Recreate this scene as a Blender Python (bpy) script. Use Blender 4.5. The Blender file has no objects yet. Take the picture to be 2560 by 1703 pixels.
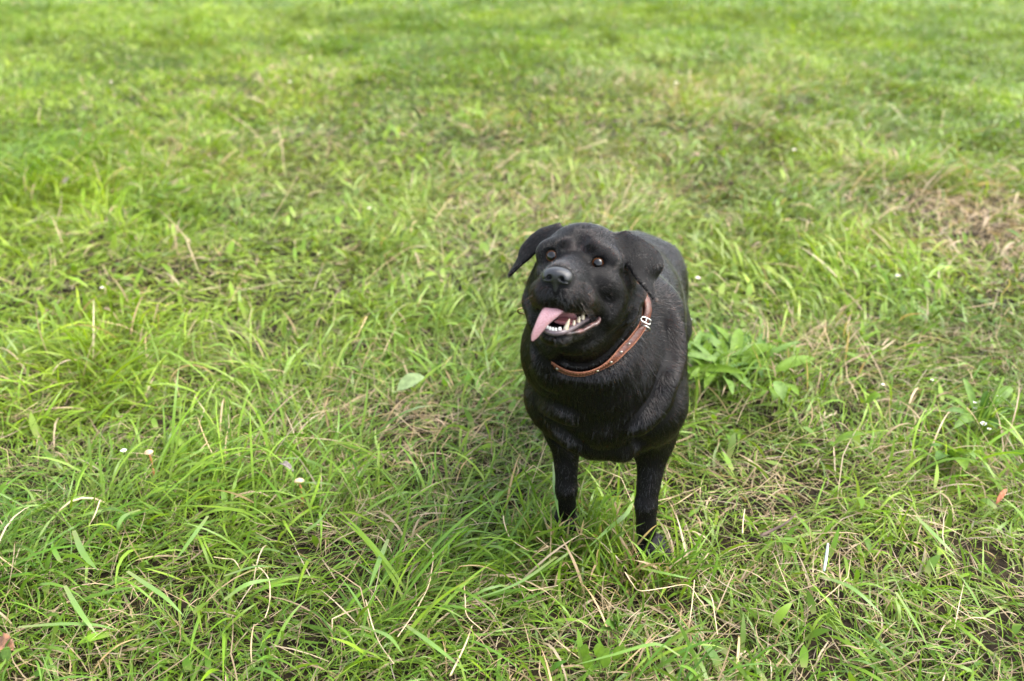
import bpy, math, random, os
import numpy as np
from mathutils import Vector, Matrix
R = math.radians
rng = np.random.default_rng(11)
scene = bpy.context.scene
col = scene.collection

# ------------------------------------------------------------------ camera, sky, sun, exposure
CAM_H, PITCH = 1.35, 28.0
cam_d = bpy.data.cameras.new('camera')
cam = bpy.data.objects.new('camera', cam_d)
col.objects.link(cam)
cam.location = (0, 0, CAM_H)
cam.rotation_euler = (R(90 - PITCH), 0, 0)
cam_d.sensor_width = 36
cam_d.lens = 35
cam_d.clip_start = 0.05
cam_d.clip_end = 2000
cam_d.dof.use_dof = True
cam_d.dof.focus_distance = 1.86
cam_d.dof.aperture_fstop = 2.4
scene.camera = cam

SUN_EL, SUN_AZ = 56.0, 88.0      # azimuth measured from +Y (ahead of the lens) towards +X (right)
world = bpy.data.worlds.new('World')
scene.world = world
world.use_nodes = True
nt = world.node_tree
bg = nt.nodes['Background']
sky = nt.nodes.new('ShaderNodeTexSky')
sky.sky_type = 'NISHITA'
sky.sun_disc = False
sky.sun_elevation = R(SUN_EL)
sky.sun_rotation = R(SUN_AZ)
sky.air_density = 1.0
sky.dust_density = 3.0
hs = nt.nodes.new('ShaderNodeHueSaturation')   # a thin grey cloud cover: the same sky with most of its blue gone
hs.inputs['Saturation'].default_value = 0.48
nt.links.new(sky.outputs[0], hs.inputs['Color'])
nt.links.new(hs.outputs[0], bg.inputs['Color'])
bg.inputs['Strength'].default_value = 0.145
sun_d = bpy.data.lights.new('sun', 'SUN')
sun_d.energy = 0.95
sun_d.angle = R(40)
sun_d.color = (1.0, 0.95, 0.86)
sun = bpy.data.objects.new('sun', sun_d)
col.objects.link(sun)
sd = Vector((math.sin(R(SUN_AZ)) * math.cos(R(SUN_EL)), math.cos(R(SUN_AZ)) * math.cos(R(SUN_EL)), math.sin(R(SUN_EL))))
sun.rotation_euler = sd.to_track_quat('Z', 'Y').to_euler()
sun.location = (3, 3, 6)
scene.view_settings.view_transform = 'Standard'
scene.view_settings.look = 'None'
scene.view_settings.exposure = 2.24
scene.view_settings.gamma = 1.0
scene.cycles.use_denoising = True
scene.cycles.sample_clamp_indirect = 4.0
scene.cycles.max_bounces = 8
scene.cycles.transparent_max_bounces = 4

# ------------------------------------------------------------------ helpers
_c, _s = math.cos(R(PITCH)), math.sin(R(PITCH))
CX, CF, CU = np.array([1., 0, 0]), np.array([0, _c, -_s]), np.array([0, _s, _c])
CC = np.array([0, 0, CAM_H])
def pix(x, y, d):                 # where a thing seen at a place in the photograph stands, d metres away along the axis
    return CC + d * ((x - 1280) / 2489 * CX + (851.5 - y) / 2489 * CU + CF)
def gnd(x, y, z=0.0):             # the same for a thing that stands on the ground
    v = (x - 1280) / 2489 * CX + (851.5 - y) / 2489 * CU + CF
    return CC + v * ((z - CAM_H) / v[2])
def tag(o, label=None, cat=None, group=None, kind=None):
    for k, v in (('label', label), ('category', cat), ('group', group), ('kind', kind)):
        if v: o[k] = v
    return o
def mesh_obj(name, V, F, mat, parent=None, smooth=True):
    me = bpy.data.meshes.new(name)
    me.from_pydata(np.asarray(V, dtype=float).tolist(), [], [list(map(int, f)) for f in F])
    if smooth: me.shade_smooth()
    if mat: me.materials.append(mat)
    o = bpy.data.objects.new(name, me)
    col.objects.link(o)
    if parent:
        o.parent = parent
    return o
def fast_mesh(name, V, loops, sizes, mat, attrs=None):
    V = np.ascontiguousarray(V, dtype=np.float32); loops = np.ascontiguousarray(loops, dtype=np.int32)
    me = bpy.data.meshes.new(name)
    me.vertices.add(len(V)); me.vertices.foreach_set('co', V.ravel())
    me.loops.add(len(loops)); me.loops.foreach_set('vertex_index', loops)
    sizes = np.asarray(sizes, dtype=np.int32)
    me.polygons.add(len(sizes))
    st = np.zeros(len(sizes), dtype=np.int32); st[1:] = np.cumsum(sizes)[:-1]
    me.polygons.foreach_set('loop_start', st)
    me.update(calc_edges=True)
    me.shade_smooth()
    for k, (typ, arr) in (attrs or {}).items():
        a = me.attributes.new(k, typ, 'POINT')
        a.data.foreach_set('color' if typ == 'FLOAT_COLOR' else 'value', np.ascontiguousarray(arr, dtype=np.float32).ravel())
    if mat: me.materials.append(mat)
    o = bpy.data.objects.new(name, me)
    col.objects.link(o)
    return o
def new_mat(name):
    m = bpy.data.materials.new(name); m.use_nodes = True
    n = m.node_tree
    return m, n, n.nodes['Principled BSDF']
def simple_mat(name, c, rough=0.5, noise=0.0, scale=60.0, c2=None, bump=0.0, spec=0.5, metal=0.0, coat=0.0, sss=0.0):
    m, n, b = new_mat(name)
    b.inputs['Base Color'].default_value = (*c, 1)
    b.inputs['Roughness'].default_value = rough
    b.inputs['Specular IOR Level'].default_value = spec
    b.inputs['Metallic'].default_value = metal
    b.inputs['Coat Weight'].default_value = coat
    b.inputs['Coat Roughness'].default_value = 0.08
    if sss:
        b.inputs['Subsurface Weight'].default_value = sss
        b.inputs['Subsurface Radius'].default_value = (0.006, 0.002, 0.0015)
    if c2 is not None or bump:
        tc = n.nodes.new('ShaderNodeTexCoord')
        nz = n.nodes.new('ShaderNodeTexNoise'); nz.inputs['Scale'].default_value = scale; nz.inputs['Detail'].default_value = 6
        n.links.new(tc.outputs['Object'], nz.inputs['Vector'])
        if c2 is not None:
            mx = n.nodes.new('ShaderNodeValToRGB')
            mx.color_ramp.elements[0].position = 0.35; mx.color_ramp.elements[1].position = 0.68
            mx.color_ramp.elements[0].color = (*c, 1); mx.color_ramp.elements[1].color = (*c2, 1)
            n.links.new(nz.outputs['Fac'], mx.inputs['Fac']); n.links.new(mx.outputs[0], b.inputs['Base Color'])
        if bump:
            bp = n.nodes.new('ShaderNodeBump'); bp.inputs['Strength'].default_value = bump; bp.inputs['Distance'].default_value = 0.002
            n.links.new(nz.outputs['Fac'], bp.inputs['Height']); n.links.new(bp.outputs[0], b.inputs['Normal'])
    return m
def tube(pts, rad, n=8, flat=1.0, up=(0, 0, 1), caps=True):
    """closed tube round a line; flat squashes it along the second axis"""
    pts = np.asarray(pts, float); rad = np.broadcast_to(np.asarray(rad, float), (len(pts),))
    T = np.gradient(pts, axis=0); T /= np.linalg.norm(T, axis=1)[:, None] + 1e-12
    V = []; up = np.asarray(up, float)
    for p, t, r in zip(pts, T, rad):
        a = np.cross(t, up); a /= np.linalg.norm(a) + 1e-9
        b = np.cross(a, t)
        for k in range(n):
            th = 2 * math.pi * k / n
            V.append(p + r * (math.cos(th) * a + flat * math.sin(th) * b))
    F = []
    for i in range(len(pts) - 1):
        for k in range(n):
            k2 = (k + 1) % n
            F.append([i * n + k, i * n + k2, (i + 1) * n + k2, (i + 1) * n + k])
    if caps:
        F.append(list(range(n))[::-1]); F.append([(len(pts) - 1) * n + k for k in range(n)])
    return np.array(V), F
def spline(P, n):
    P = np.asarray(P, float); m = len(P)
    Q = np.vstack([2 * P[0] - P[1], P, 2 * P[-1] - P[-2]])
    out = []
    for u in np.linspace(0, m - 1, n):
        i = min(int(u), m - 2); t = u - i
        a, b, c, d = Q[i:i + 4]
        out.append(0.5 * (2 * b + (c - a) * t + (2 * a - 5 * b + 4 * c - d) * t * t + (3 * b - a - 3 * c + d) * t ** 3))
    return np.array(out)

# ------------------------------------------------------------------ implicit surfaces (the dog's skin is one grown surface)
class Field:
    def __init__(s, lo, hi, h):
        s.lo = np.array(lo, float); s.h = h
        s.n = np.ceil((np.array(hi) - s.lo) / h).astype(int) + 1
        s.F = np.full(s.n, 0.2, np.float32)
    def box(s, lo, hi):
        a = np.clip(np.floor((lo - s.lo) / s.h).astype(int), 0, s.n - 1); b = np.clip(np.ceil((hi - s.lo) / s.h).astype(int) + 1, 1, s.n)
        sl = tuple(slice(i, j) for i, j in zip(a, b))
        g = [(s.lo[k] + s.h * np.arange(a[k], b[k])).astype(np.float32) for k in range(3)]
        return sl, np.meshgrid(*g, indexing='ij')
    def merge(s, sl, d, k, op):
        A = s.F[sl]
        if op == 'add':
            h = np.maximum(k - np.abs(A - d), 0) / k; s.F[sl] = np.minimum(A, d) - h * h * k * 0.25
        else:
            d = -d; h = np.maximum(k - np.abs(A - d), 0) / k; s.F[sl] = np.maximum(A, d) + h * h * k * 0.25
    def cone(s, a, b, r1, r2=None, k=0.03, op='add'):
        a, b = np.asarray(a, float), np.asarray(b, float); r2 = r1 if r2 is None else r2
        m = max(r1, r2) + k + 0.02
        sl, (X, Y, Z) = s.box(np.minimum(a, b) - m, np.maximum(a, b) + m)
        ba = b - a; L = float(ba @ ba) + 1e-12
        px, py, pz = X - np.float32(a[0]), Y - np.float32(a[1]), Z - np.float32(a[2])
        t = np.clip((px * ba[0] + py * ba[1] + pz * ba[2]) / L, 0, 1).astype(np.float32)
        d = np.sqrt((px - t * ba[0]) ** 2 + (py - t * ba[1]) ** 2 + (pz - t * ba[2]) ** 2) - (r1 + (r2 - r1) * t)
        s.merge(sl, d.astype(np.float32), k, op)
    def chain(s, P, rad, k=0.02, op='add'):
        rad = np.broadcast_to(np.asarray(rad, float), (len(P),))
        for i in range(len(P) - 1): s.cone(P[i], P[i + 1], rad[i], rad[i + 1], k, op)
    def ell(s, c, rad, B=None, k=0.03, op='add'):
        c = np.asarray(c, float); rad = np.asarray(rad, float); B = np.eye(3) if B is None else np.asarray(B)
        m = (np.abs(B) * rad[:, None]).sum(0) + k + 0.02      # rows of B are the axes
        sl, (X, Y, Z) = s.box(c - m, c + m)
        px, py, pz = X - np.float32(c[0]), Y - np.float32(c[1]), Z - np.float32(c[2])
        q = [(px * B[i, 0] + py * B[i, 1] + pz * B[i, 2]) / rad[i] for i in range(3)]
        k0 = np.sqrt(q[0] ** 2 + q[1] ** 2 + q[2] ** 2)
        k1 = np.sqrt((q[0] / rad[0]) ** 2 + (q[1] / rad[1]) ** 2 + (q[2] / rad[2]) ** 2) + 1e-6
        s.merge(sl, (k0 * (k0 - 1) / k1).astype(np.float32), k, op)
    def sheet(s, P, rad, k=0.008, op='add'):
        """a thick skin flap: many small balls over a grid of points P (m,n,3)"""
        P = np.asarray(P, float).reshape(-1, 3); rad = np.broadcast_to(np.asarray(rad, float).ravel(), (len(P),))
        m = rad.max() + k + 0.012
        sl, (X, Y, Z) = s.box(P.min(0) - m, P.max(0) + m)
        D = np.full(X.shape, 1.0, np.float32)
        for p, r in zip(P, rad):
            mm = r + 0.016
            i0 = np.maximum(np.floor((p - mm - np.array([X[0, 0, 0], Y[0, 0, 0], Z[0, 0, 0]])) / s.h).astype(int), 0)
            i1 = i0 + int(2 * mm / s.h) + 2
            w = tuple(slice(a, b) for a, b in zip(i0, i1))
            d = np.sqrt((X[w] - p[0]) ** 2 + (Y[w] - p[1]) ** 2 + (Z[w] - p[2]) ** 2) - r
            D[w] = np.minimum(D[w], d)
        s.merge(sl, D, k, op)
    def value(s, P):
        q = (np.asarray(P) - s.lo) / s.h
        i = np.clip(np.floor(q).astype(int), 0, s.n - 2); f = np.clip(q - i, 0, 1)
        out = 0
        for dx in (0, 1):
            for dy in (0, 1):
                for dz in (0, 1):
                    w = (f[:, 0] if dx else 1 - f[:, 0]) * (f[:, 1] if dy else 1 - f[:, 1]) * (f[:, 2] if dz else 1 - f[:, 2])
                    out = out + w * s.F[i[:, 0] + dx, i[:, 1] + dy, i[:, 2] + dz]
        return out
    def grad(s, P):
        e = s.h
        g = np.stack([s.value(P + e * np.eye(3)[k]) - s.value(P - e * np.eye(3)[k]) for k in range(3)], -1)
        return g / (np.linalg.norm(g, axis=1)[:, None] + 1e-9)
    def mesh(s):
        F = s.F; S = F < 0
        C = np.zeros(np.array(F.shape) - 1, np.int8)
        cor = [(i, j, k) for i in (0, 1) for j in (0, 1) for k in (0, 1)]
        for (i, j, k) in cor:
            C += S[i:i + C.shape[0], j:j + C.shape[1], k:k + C.shape[2]]
        act = np.argwhere((C > 0) & (C < 8))
        idx = np.full(C.shape, -1, np.int32); idx[tuple(act.T)] = np.arange(len(act))
        val = {c: F[act[:, 0] + c[0], act[:, 1] + c[1], act[:, 2] + c[2]] for c in cor}
        acc = np.zeros((len(act), 3)); cnt = np.zeros(len(act))
        for a in cor:
            for ax in range(3):
                if a[ax] == 0:
                    b = tuple(1 if q == ax else a[q] for q in range(3))
                    va, vb = val[a], val[b]; mm = (va < 0) != (vb < 0)
                    t = np.where(mm, va / np.where(mm, va - vb, 1), 0)
                    for q in range(3):
                        acc[:, q] += np.where(mm, a[q] + (t if q == ax else 0), 0)
                    cnt += mm
        V = s.lo + s.h * (act + acc / cnt[:, None])
        Q = []
        for ax in range(3):
            o = [q for q in range(3) if q != ax]
            sl0 = [slice(None)] * 3; sl1 = [slice(None)] * 3
            sl0[ax] = slice(0, -1); sl1[ax] = slice(1, None)
            ch = S[tuple(sl0)] != S[tuple(sl1)]
            e = np.argwhere(ch)
            e = e[(e[:, o[0]] > 0) & (e[:, o[1]] > 0) & (e[:, o[0]] < F.shape[o[0]] - 1) & (e[:, o[1]] < F.shape[o[1]] - 1)]
            def cell(da, db):
                q = e.copy(); q[:, o[0]] += da; q[:, o[1]] += db
                return idx[tuple(q.T)]
            quad = np.stack([cell(-1, -1), cell(0, -1), cell(0, 0), cell(-1, 0)], 1)
            inside = S[tuple(e.T)]
            flip = inside if ax != 1 else ~inside
            quad[~flip] = quad[~flip][:, ::-1]
            Q.append(quad)
        return V, np.vstack(Q)
# ------------------------------------------------------------------ the dog
# head frame: X to the dog's left (picture right), U up, Z out along the muzzle; units of a head of ordinary size times HS
HS = 1.078
HO = pix(1436, 649.7, 1.62)
_yw, _el = R(18.5), R(24.0)
HZ = np.array([-math.sin(_yw) * math.cos(_el), -math.cos(_yw) * math.cos(_el), math.sin(_el)])
HX = np.array([math.cos(_yw), -math.sin(_yw), 0]); HU = np.cross(HZ, HX); HU = HU if HU[2] > 0 else -HU
HB = np.stack([HX, HU, HZ])
def hp(x, y, z): return HO + HS * (x * HX + y * HU + z * HZ)
# body frame: r to the dog's left, b backwards, z up
BO = np.array([0.172, 1.57, 0.0]); _by = R(10.8)
BR = np.array([math.cos(_by), -math.sin(_by), 0]); BB = np.array([math.sin(_by), math.cos(_by), 0]); BZ = np.array([0, 0, 1.])
BM = np.stack([BR, BB, BZ])
def bp(r, b, z): return BO + r * BR + b * BB + z * BZ

D = Field((-0.12, 1.30, -0.02), (0.60, 2.60, 0.86), 0.0034)
# trunk
D.ell(bp(0.0, 0.24, 0.400), (0.128, 0.30, 0.150), BM, 0.05)
D.ell(bp(0.0, 0.05, 0.400), (0.116, 0.12, 0.138), BM, 0.05)
D.ell(bp(-0.007, 0.40, 0.375), (0.131, 0.22, 0.138), BM, 0.06)
D.ell(bp(-0.004, 0.57, 0.373), (0.112, 0.16, 0.112), BM, 0.06)
D.cone(bp(0, 0.0, 0.35), bp(0, 0.10, 0.300), 0.055, 0.05, 0.06)                       # keel of the breast
for s in (-1, 1):
    D.cone(bp(s * 0.078 - .006, 0.13, 0.51), bp(s * 0.088 - .003, 0.03, 0.37), 0.058, 0.050, 0.06)     # shoulder blade to point
    D.cone(bp(s * 0.088 - .003, 0.03, 0.37), bp(s * 0.088, 0.085, 0.275), 0.050, 0.039, 0.05)    # upper arm
    D.ell(bp(s * 0.080, 0.57, 0.33), (0.050, 0.125, 0.125), BM, 0.05)                    # thigh
    D.cone(bp(s * 0.10, 0.54, 0.27), bp(s * 0.10, 0.69, 0.165), 0.050, 0.028, 0.04)
    D.cone(bp(s * 0.10, 0.69, 0.165), bp(s * 0.10, 0.665, 0.05), 0.025, 0.024, 0.02)
    D.ell(bp(s * 0.10, 0.63, 0.026), (0.036, 0.055, 0.028), BM, 0.02)
D.ell(pix(1364, 876, 1.76), (0.042, 0.06, 0.070), BM, 0.06)                               # ruff over the near shoulder
# front legs: the dog's left (picture right) is a little ahead of the right
def foreleg(el, wr, pa, ft, tdir):
    D.cone(el, wr, 0.033, 0.0205, 0.04)
    D.cone(wr, pa, 0.0205, 0.0205, 0.012)
    t = np.array([tdir[0], tdir[1], 0]); t /= np.linalg.norm(t); n = np.array([-t[1], t[0], 0])
    D.ell(ft + np.array([0, 0, 0.028]), (0.042, 0.032, 0.026), np.stack([t, n, BZ]), 0.02)
    for i, (a, f) in enumerate(((-0.026, 0.026), (-0.009, 0.040), (0.009, 0.040), (0.026, 0.026))):
        D.cone(ft + a * n + f * 0.5 * t + np.array([0, 0, 0.028]), ft + a * n * 1.08 + f * t + np.array([0, 0, 0.015]), 0.0125, 0.0115, 0.006)
LF_EL, LF_WR, LF_PA, LF_FT = bp(0.095, 0.085, 0.29), pix(1615, 1262, 1.968), pix(1616, 1325, 1.992), gnd(1626, 1396)
RF_EL, RF_WR, RF_PA, RF_FT = bp(-0.085, 0.095, 0.29), pix(1416, 1222, 2.015), pix(1415, 1275, 2.05), gnd(1410, 1332)
foreleg(LF_EL, LF_WR, LF_PA, LF_FT, (0.02, -1)); foreleg(RF_EL, RF_WR, RF_PA, RF_FT, (-0.25, -1))
# tail
D.chain([bp(0.0, 0.69, 0.385), bp(0.0, 0.79, 0.36), bp(0.01, 0.86, 0.32), bp(0.02, 0.90, 0.27), bp(0.02, 0.93, 0.21)], [0.036, 0.033, 0.028, 0.021, 0.011], 0.02)
# neck and throat
D.cone(bp(0, 0.19, 0.49), hp(0, -0.02, -0.12), 0.090, 0.066, 0.06)
D.cone(bp(-0.01, 0.05, 0.43), hp(0.01, -0.07, -0.085), 0.094, 0.068, 0.05)
D.cone(bp(-0.015, -0.02, 0.47), hp(0.0, -0.112, -0.045), 0.074, 0.052, 0.07)
# skull, cheeks, brows
D.ell(hp(0, -0.004, -0.085), np.array([0.068, 0.060, 0.078]) * HS, HB, 0.03)
D.ell(hp(0, 0.012, -0.055), np.array([0.052, 0.040, 0.045]) * HS, HB, 0.03)
for s in (-1, 1):
    D.ell(hp(s * 0.050, -0.048, -0.072), np.array([0.034, 0.046, 0.048]) * HS, HB, 0.03)
    D.ell(hp(s * 0.026, 0.018, -0.020), np.array([0.019, 0.013, 0.018]) * HS, HB, 0.016)   # brow ridge
    D.ell(hp(s * 0.050, 0.004, -0.026), np.array([0.018, 0.020, 0.022]) * HS, HB, 0.016)   # outer orbit
    D.ell(hp(s * 0.042, -0.030, -0.020), np.array([0.020, 0.016, 0.026]) * HS, HB, 0.018)  # cheekbone
D.cone(hp(0, 0.070, -0.04), hp(0, 0.028, -0.002), 0.006, 0.008, 0.016, 'sub')              # furrow of the forehead
for s in (-1, 1):
    D.ell(hp(s * 0.035, -0.027, -0.004), np.array([0.016, 0.013, 0.017]) * HS, HB, 0.012)
# the collar's loop: a plane across the neck and the strap's distance from its middle; the neck is pressed in along it
CN = np.array([0.02, -0.62, 0.785]); CN /= np.linalg.norm(CN)
CO = np.array([0.1467, 1.5428, 0.5853])
ca = HX - CN * (HX @ CN); ca /= np.linalg.norm(ca); cb = np.cross(CN, ca)
if cb[2] > 0: cb = -cb                       # ca to the picture's right, cb down
NC = 120
_th = 2 * math.pi * np.arange(NC) / NC
_tk = np.array([-1.57, -1.08, -.72, -.46, -.18, .07, .36, .75, 1.09, 1.30, 1.46, 1.61, 1.77, 1.955, 2.12, 2.32, 2.66, 3.14, 3.6, 4.2])
_rk = np.array([.112, .099, .088, .083, .0815, .0795, .0765, .079, .0915, .1034, .1135, .1207, .1243, .1244, .1233, .121, .119, .115, .112, .115])
rad = np.interp(_th, np.concatenate([_tk - 2 * math.pi, _tk, _tk + 2 * math.pi]), np.tile(_rk, 3))
for _ in range(4): rad = (rad + np.roll(rad, 1) + np.roll(rad, -1)) / 3
def press(depth, half, k):
    m = 0.17
    sl, (X, Y, Z) = D.box(CO - m, CO + m)
    X, Y, Z = X - CO[0], Y - CO[1], Z - CO[2]
    a, b, n_ = (X * v[0] + Y * v[1] + Z * v[2] for v in (ca, cb, CN))
    th = np.arctan2(b, a); rho = np.hypot(a, b)
    r = np.interp(th, np.concatenate([_th - 2 * math.pi, _th]), np.tile(rad, 2)) - depth
    r = r + 0.05 * np.clip((np.abs(th - 0.15) - 1.75) / .25, 0, 1)           # nothing is pressed in where the ruff lies over the strap
    d = np.maximum(np.maximum(np.abs(n_) - half, r - rho), rho - r - .05)
    D.merge(sl, d.astype(np.float32), k, 'sub')
press(.0015, .009, .022)
CO = CO + .022 * CN; press(.012, .010, .026); CO = CO - .022 * CN
# muzzle
D.cone(hp(0, -0.022, -0.030), hp(0, -0.033, 0.070), 0.037 * HS, 0.026 * HS, 0.02)
D.cone(hp(0, -0.043, -0.020), hp(0, -0.047, 0.064), 0.0405 * HS, 0.0280 * HS, 0.02)
for s in (-1, 1):
    D.ell(hp(s * 0.0170, -0.0535, 0.066), np.array([0.0188, 0.0240, 0.027]) * HS, HB, 0.012)  # flews
    D.cone(hp(s * 0.030, -0.056, 0.045), hp(s * 0.046, -0.068, -0.012), 0.020 * HS, 0.015 * HS, 0.02)
# mouth: jaw first, then the opening between
D.cone(hp(0, -0.088, -0.060), hp(0.001, -0.1145, 0.046), 0.034 * HS, 0.0135 * HS, 0.02)
for s in (-1, 1):
    D.cone(hp(s * 0.034, -0.092, -0.030), hp(s * 0.013, -0.1145, 0.050), 0.016 * HS, 0.0105 * HS, 0.012)
D.ell(hp(0.001, -0.1135, 0.056), np.array([0.0205, 0.0105, 0.0145]) * HS, HB, 0.010)
D.ell(hp(0.002, -0.089, 0.050), np.array([0.0215, 0.0145, 0.050]) * HS, HB, 0.006, 'sub')
D.cone(hp(0.012, -0.087, 0.062), hp(0.049, -0.083, 0.002), 0.0125 * HS, 0.0055 * HS, 0.005, 'sub')
D.cone(hp(-0.012, -0.088, 0.062), hp(-0.047, -0.083, 0.002), 0.0120 * HS, 0.0055 * HS, 0.005, 'sub')
# ears
def ear(rows, rad):
    rows = np.array(rows)                                  # (m,3,3) head coordinates: front edge, middle, back edge
    m = len(rows)
    cols = [spline(rows[:, j], 34) for j in range(3)]
    P = np.array([spline([cols[0][i], cols[1][i], cols[2][i]], 22) for i in range(34)])
    P = HO + HS * (P[..., :1] * HX + P[..., 1:2] * HU + P[..., 2:] * HZ)
    r = np.linspace(rad[0], rad[1], 34)[:, None] * np.ones(22)
    D.sheet(P, r, 0.007)
    return P
EAR_R = ear([[(-.046, .044, -.060), (-.052, .050, -.080), (-.058, .038, -.108)],
             [(-.067, .018, -.050), (-.080, .036, -.070), (-.086, .030, -.102)],
             [(-.083, -.004, -.044), (-.099, .010, -.060), (-.104, .004, -.086)],
             [(-.096, -.019, -.042), (-.103, -.013, -.054), (-.106, -.011, -.068)],
             [(-.112, -.037, -.046), (-.1135, -.037, -.050), (-.1145, -.036, -.054)]], (.0055, .0036))
EAR_L = ear([[(.046, .043, -.062), (.058, .050, -.080), (.066, .038, -.108)],
             [(.064, .022, -.048), (.086, .037, -.068), (.102, .030, -.100)],
             [(.077, .001, -.044), (.098, .008, -.058), (.119, .010, -.088)],
             [(.093, -.017, -.042), (.103, -.013, -.056), (.112, -.010, -.086)],
             [(.107, -.030, -.044), (.111, -.027, -.052), (.1125, -.024, -.062)],
             [(.121, -.043, -.045), (.122, -.043, -.049), (.123, -.042, -.053)]], (.0055, .0036))
# eyes: a socket with lids round each ball
EYES = []
for s, (ex, ey) in ((-1, (-.0362, 0.0005)), (1, (.0335, -0.0015))):
    g = HZ * 0.93 + s * HX * 0.22 + HU * 0.10; g /= np.linalg.norm(g)
    c = hp(ex, ey, -0.0135)
    D.ell(c, (0.0150, 0.0150, 0.0150), None, 0.010)
    D.cone(c + g * 0.0125, c + g * 0.030, 0.0106, 0.0140, 0.004, 'sub')
    EYES.append((c, g))
# loose skin: folds at the throat, behind the cheeks and over the breast
for P, r in (([hp(.060, -.085, -.03), hp(.078, -.070, -.07), hp(.088, -.040, -.10)], .012),
             ([hp(-.055, -.100, -.03), hp(-.072, -.075, -.06), hp(-.078, -.040, -.09)], .012)):
    D.chain(P, r, 0.02)
D.chain([bp(-.085, .00, .44), bp(-.05, -.045, .390), bp(.0, -.060, .365), bp(.05, -.045, .390), bp(.085, .0, .44)], [.006, .012, .014, .012, .006], 0.035)
D.chain([bp(-.06, -.025, .33), bp(-.02, -.045, .315), bp(.04, -.040, .31), bp(.075, -.01, .335)], [.005, .010, .010, .005], 0.03)

# creases and ridges of the loose coat, laid on the skin itself
def cast(px, py):
    d = pix(px, py, 1) - CC; t = 1.25
    for _ in range(400):
        v = D.value((CC + t * d)[None])[0]
        if v < 0.0005: break
        t += max(0.001, 0.5 * min(v, 0.05))
    return CC + t * d
def crease(pl, r, k, op, out=0.0):
    P = [cast(a, b) for a, b in pl]
    g = D.grad(np.array(P))
    P = spline([p + out * n_ for p, n_ in zip(P, g)], 3 * len(P))
    D.chain(P, r * np.sin(np.linspace(.35, math.pi - .35, len(P))), k, op)
for pl, r in (([(1652, 925), (1647, 958), (1636, 992), (1608, 1030), (1572, 1068)], .009), ([(1358, 1032), (1382, 1040), (1405, 1049), (1439, 1062)], .006),
              ([(1377, 1100), (1411, 1120), (1436, 1136)], .006), ([(1575, 1088), (1592, 1102), (1606, 1112)], .007), ([(1588, 770), (1560, 812), (1520, 842)], .006),
              ([(1500, 735), (1520, 755), (1525, 785)], .005), ([(1336, 860), (1352, 905), (1372, 950)], .006)):
    crease(pl, .85 * r, .012, 'sub', .0055)
for pl, r in (([(1668, 925), (1664, 965), (1652, 1005), (1622, 1045), (1590, 1078)], .010), ([(1680, 790), (1690, 840), (1690, 900), (1680, 960)], .012), ([(1360, 1020), (1400, 1034), (1440, 1048)], .007),
              ([(1385, 1080), (1420, 1098), (1450, 1120)], .007), ([(1500, 690), (1530, 715), (1540, 750), (1520, 790)], .008), ([(1345, 880), (1362, 925), (1384, 970)], .009)):
    crease(pl, r, .026, 'add', -.0085)

# nose leather
NS = Field(hp(0, -.028, .095) - 0.05, hp(0, -.028, .095) + 0.05, 0.0011)
NS.ell(hp(.0012, -.0235, .0925), np.array([.0205, .0105, .0145]) * HS, HB, .008)
for s in (-1, 1):
    NS.ell(hp(.0012 + s * .0125, -.0290, .0945), np.array([.0090, .0085, .0110]) * HS, HB, .006)
NS.cone(hp(.0012, -.030, .099), hp(.0012, -.046, .094), .0060, .0040, .006)
NS.cone(hp(.0012, -.026, .1085), hp(.0012, -.048, .1015), .0012, .0012, .003, 'sub')
for s in (-1, 1):
    NS.cone(hp(.0012 + s * .0085, -.0290, .1060), hp(.0012 + s * .0115, -.0290, .0980), .0036, .0030, .003, 'sub')
    NS.cone(hp(.0012 + s * .0110, -.0310, .1045), hp(.0012 + s * .0195, -.0330, .0990), .0019, .0012, .002, 'sub')

DV, DQ = D.mesh()
# let the voxel steps go
def relax(V, Q, it, w=0.5):
    e = np.vstack([Q[:, [0, 1]], Q[:, [1, 2]], Q[:, [2, 3]], Q[:, [3, 0]]])
    e = np.vstack([e, e[:, ::-1]])
    n = np.bincount(e[:, 0], minlength=len(V))[:, None] + 1e-9
    for _ in range(it):
        A = np.stack([np.bincount(e[:, 0], V[e[:, 1], k], len(V)) for k in range(3)], 1) / n
        V = V + w * (A - V)
    return V
DV = relax(DV, DQ, 2)

m_skin = simple_mat('black_dog_skin', (0.0025, 0.0022, 0.0022), 0.6, spec=0.12)
dog = fast_mesh('dog', DV, DQ.ravel(), np.full(len(DQ), 4), m_skin)
tag(dog, 'heavy black dog standing in the grass with open mouth, looking up', 'dog')

NV, NQ = NS.mesh(); NV = relax(NV, NQ, 1)
m_nose = simple_mat('wet_black_nose', (0.012, 0.012, 0.014), 0.32, scale=900, bump=0.35, spec=0.6)
nose = fast_mesh('nose', NV, NQ.ravel(), np.full(len(NQ), 4), m_nose)
nose.parent = dog

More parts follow.
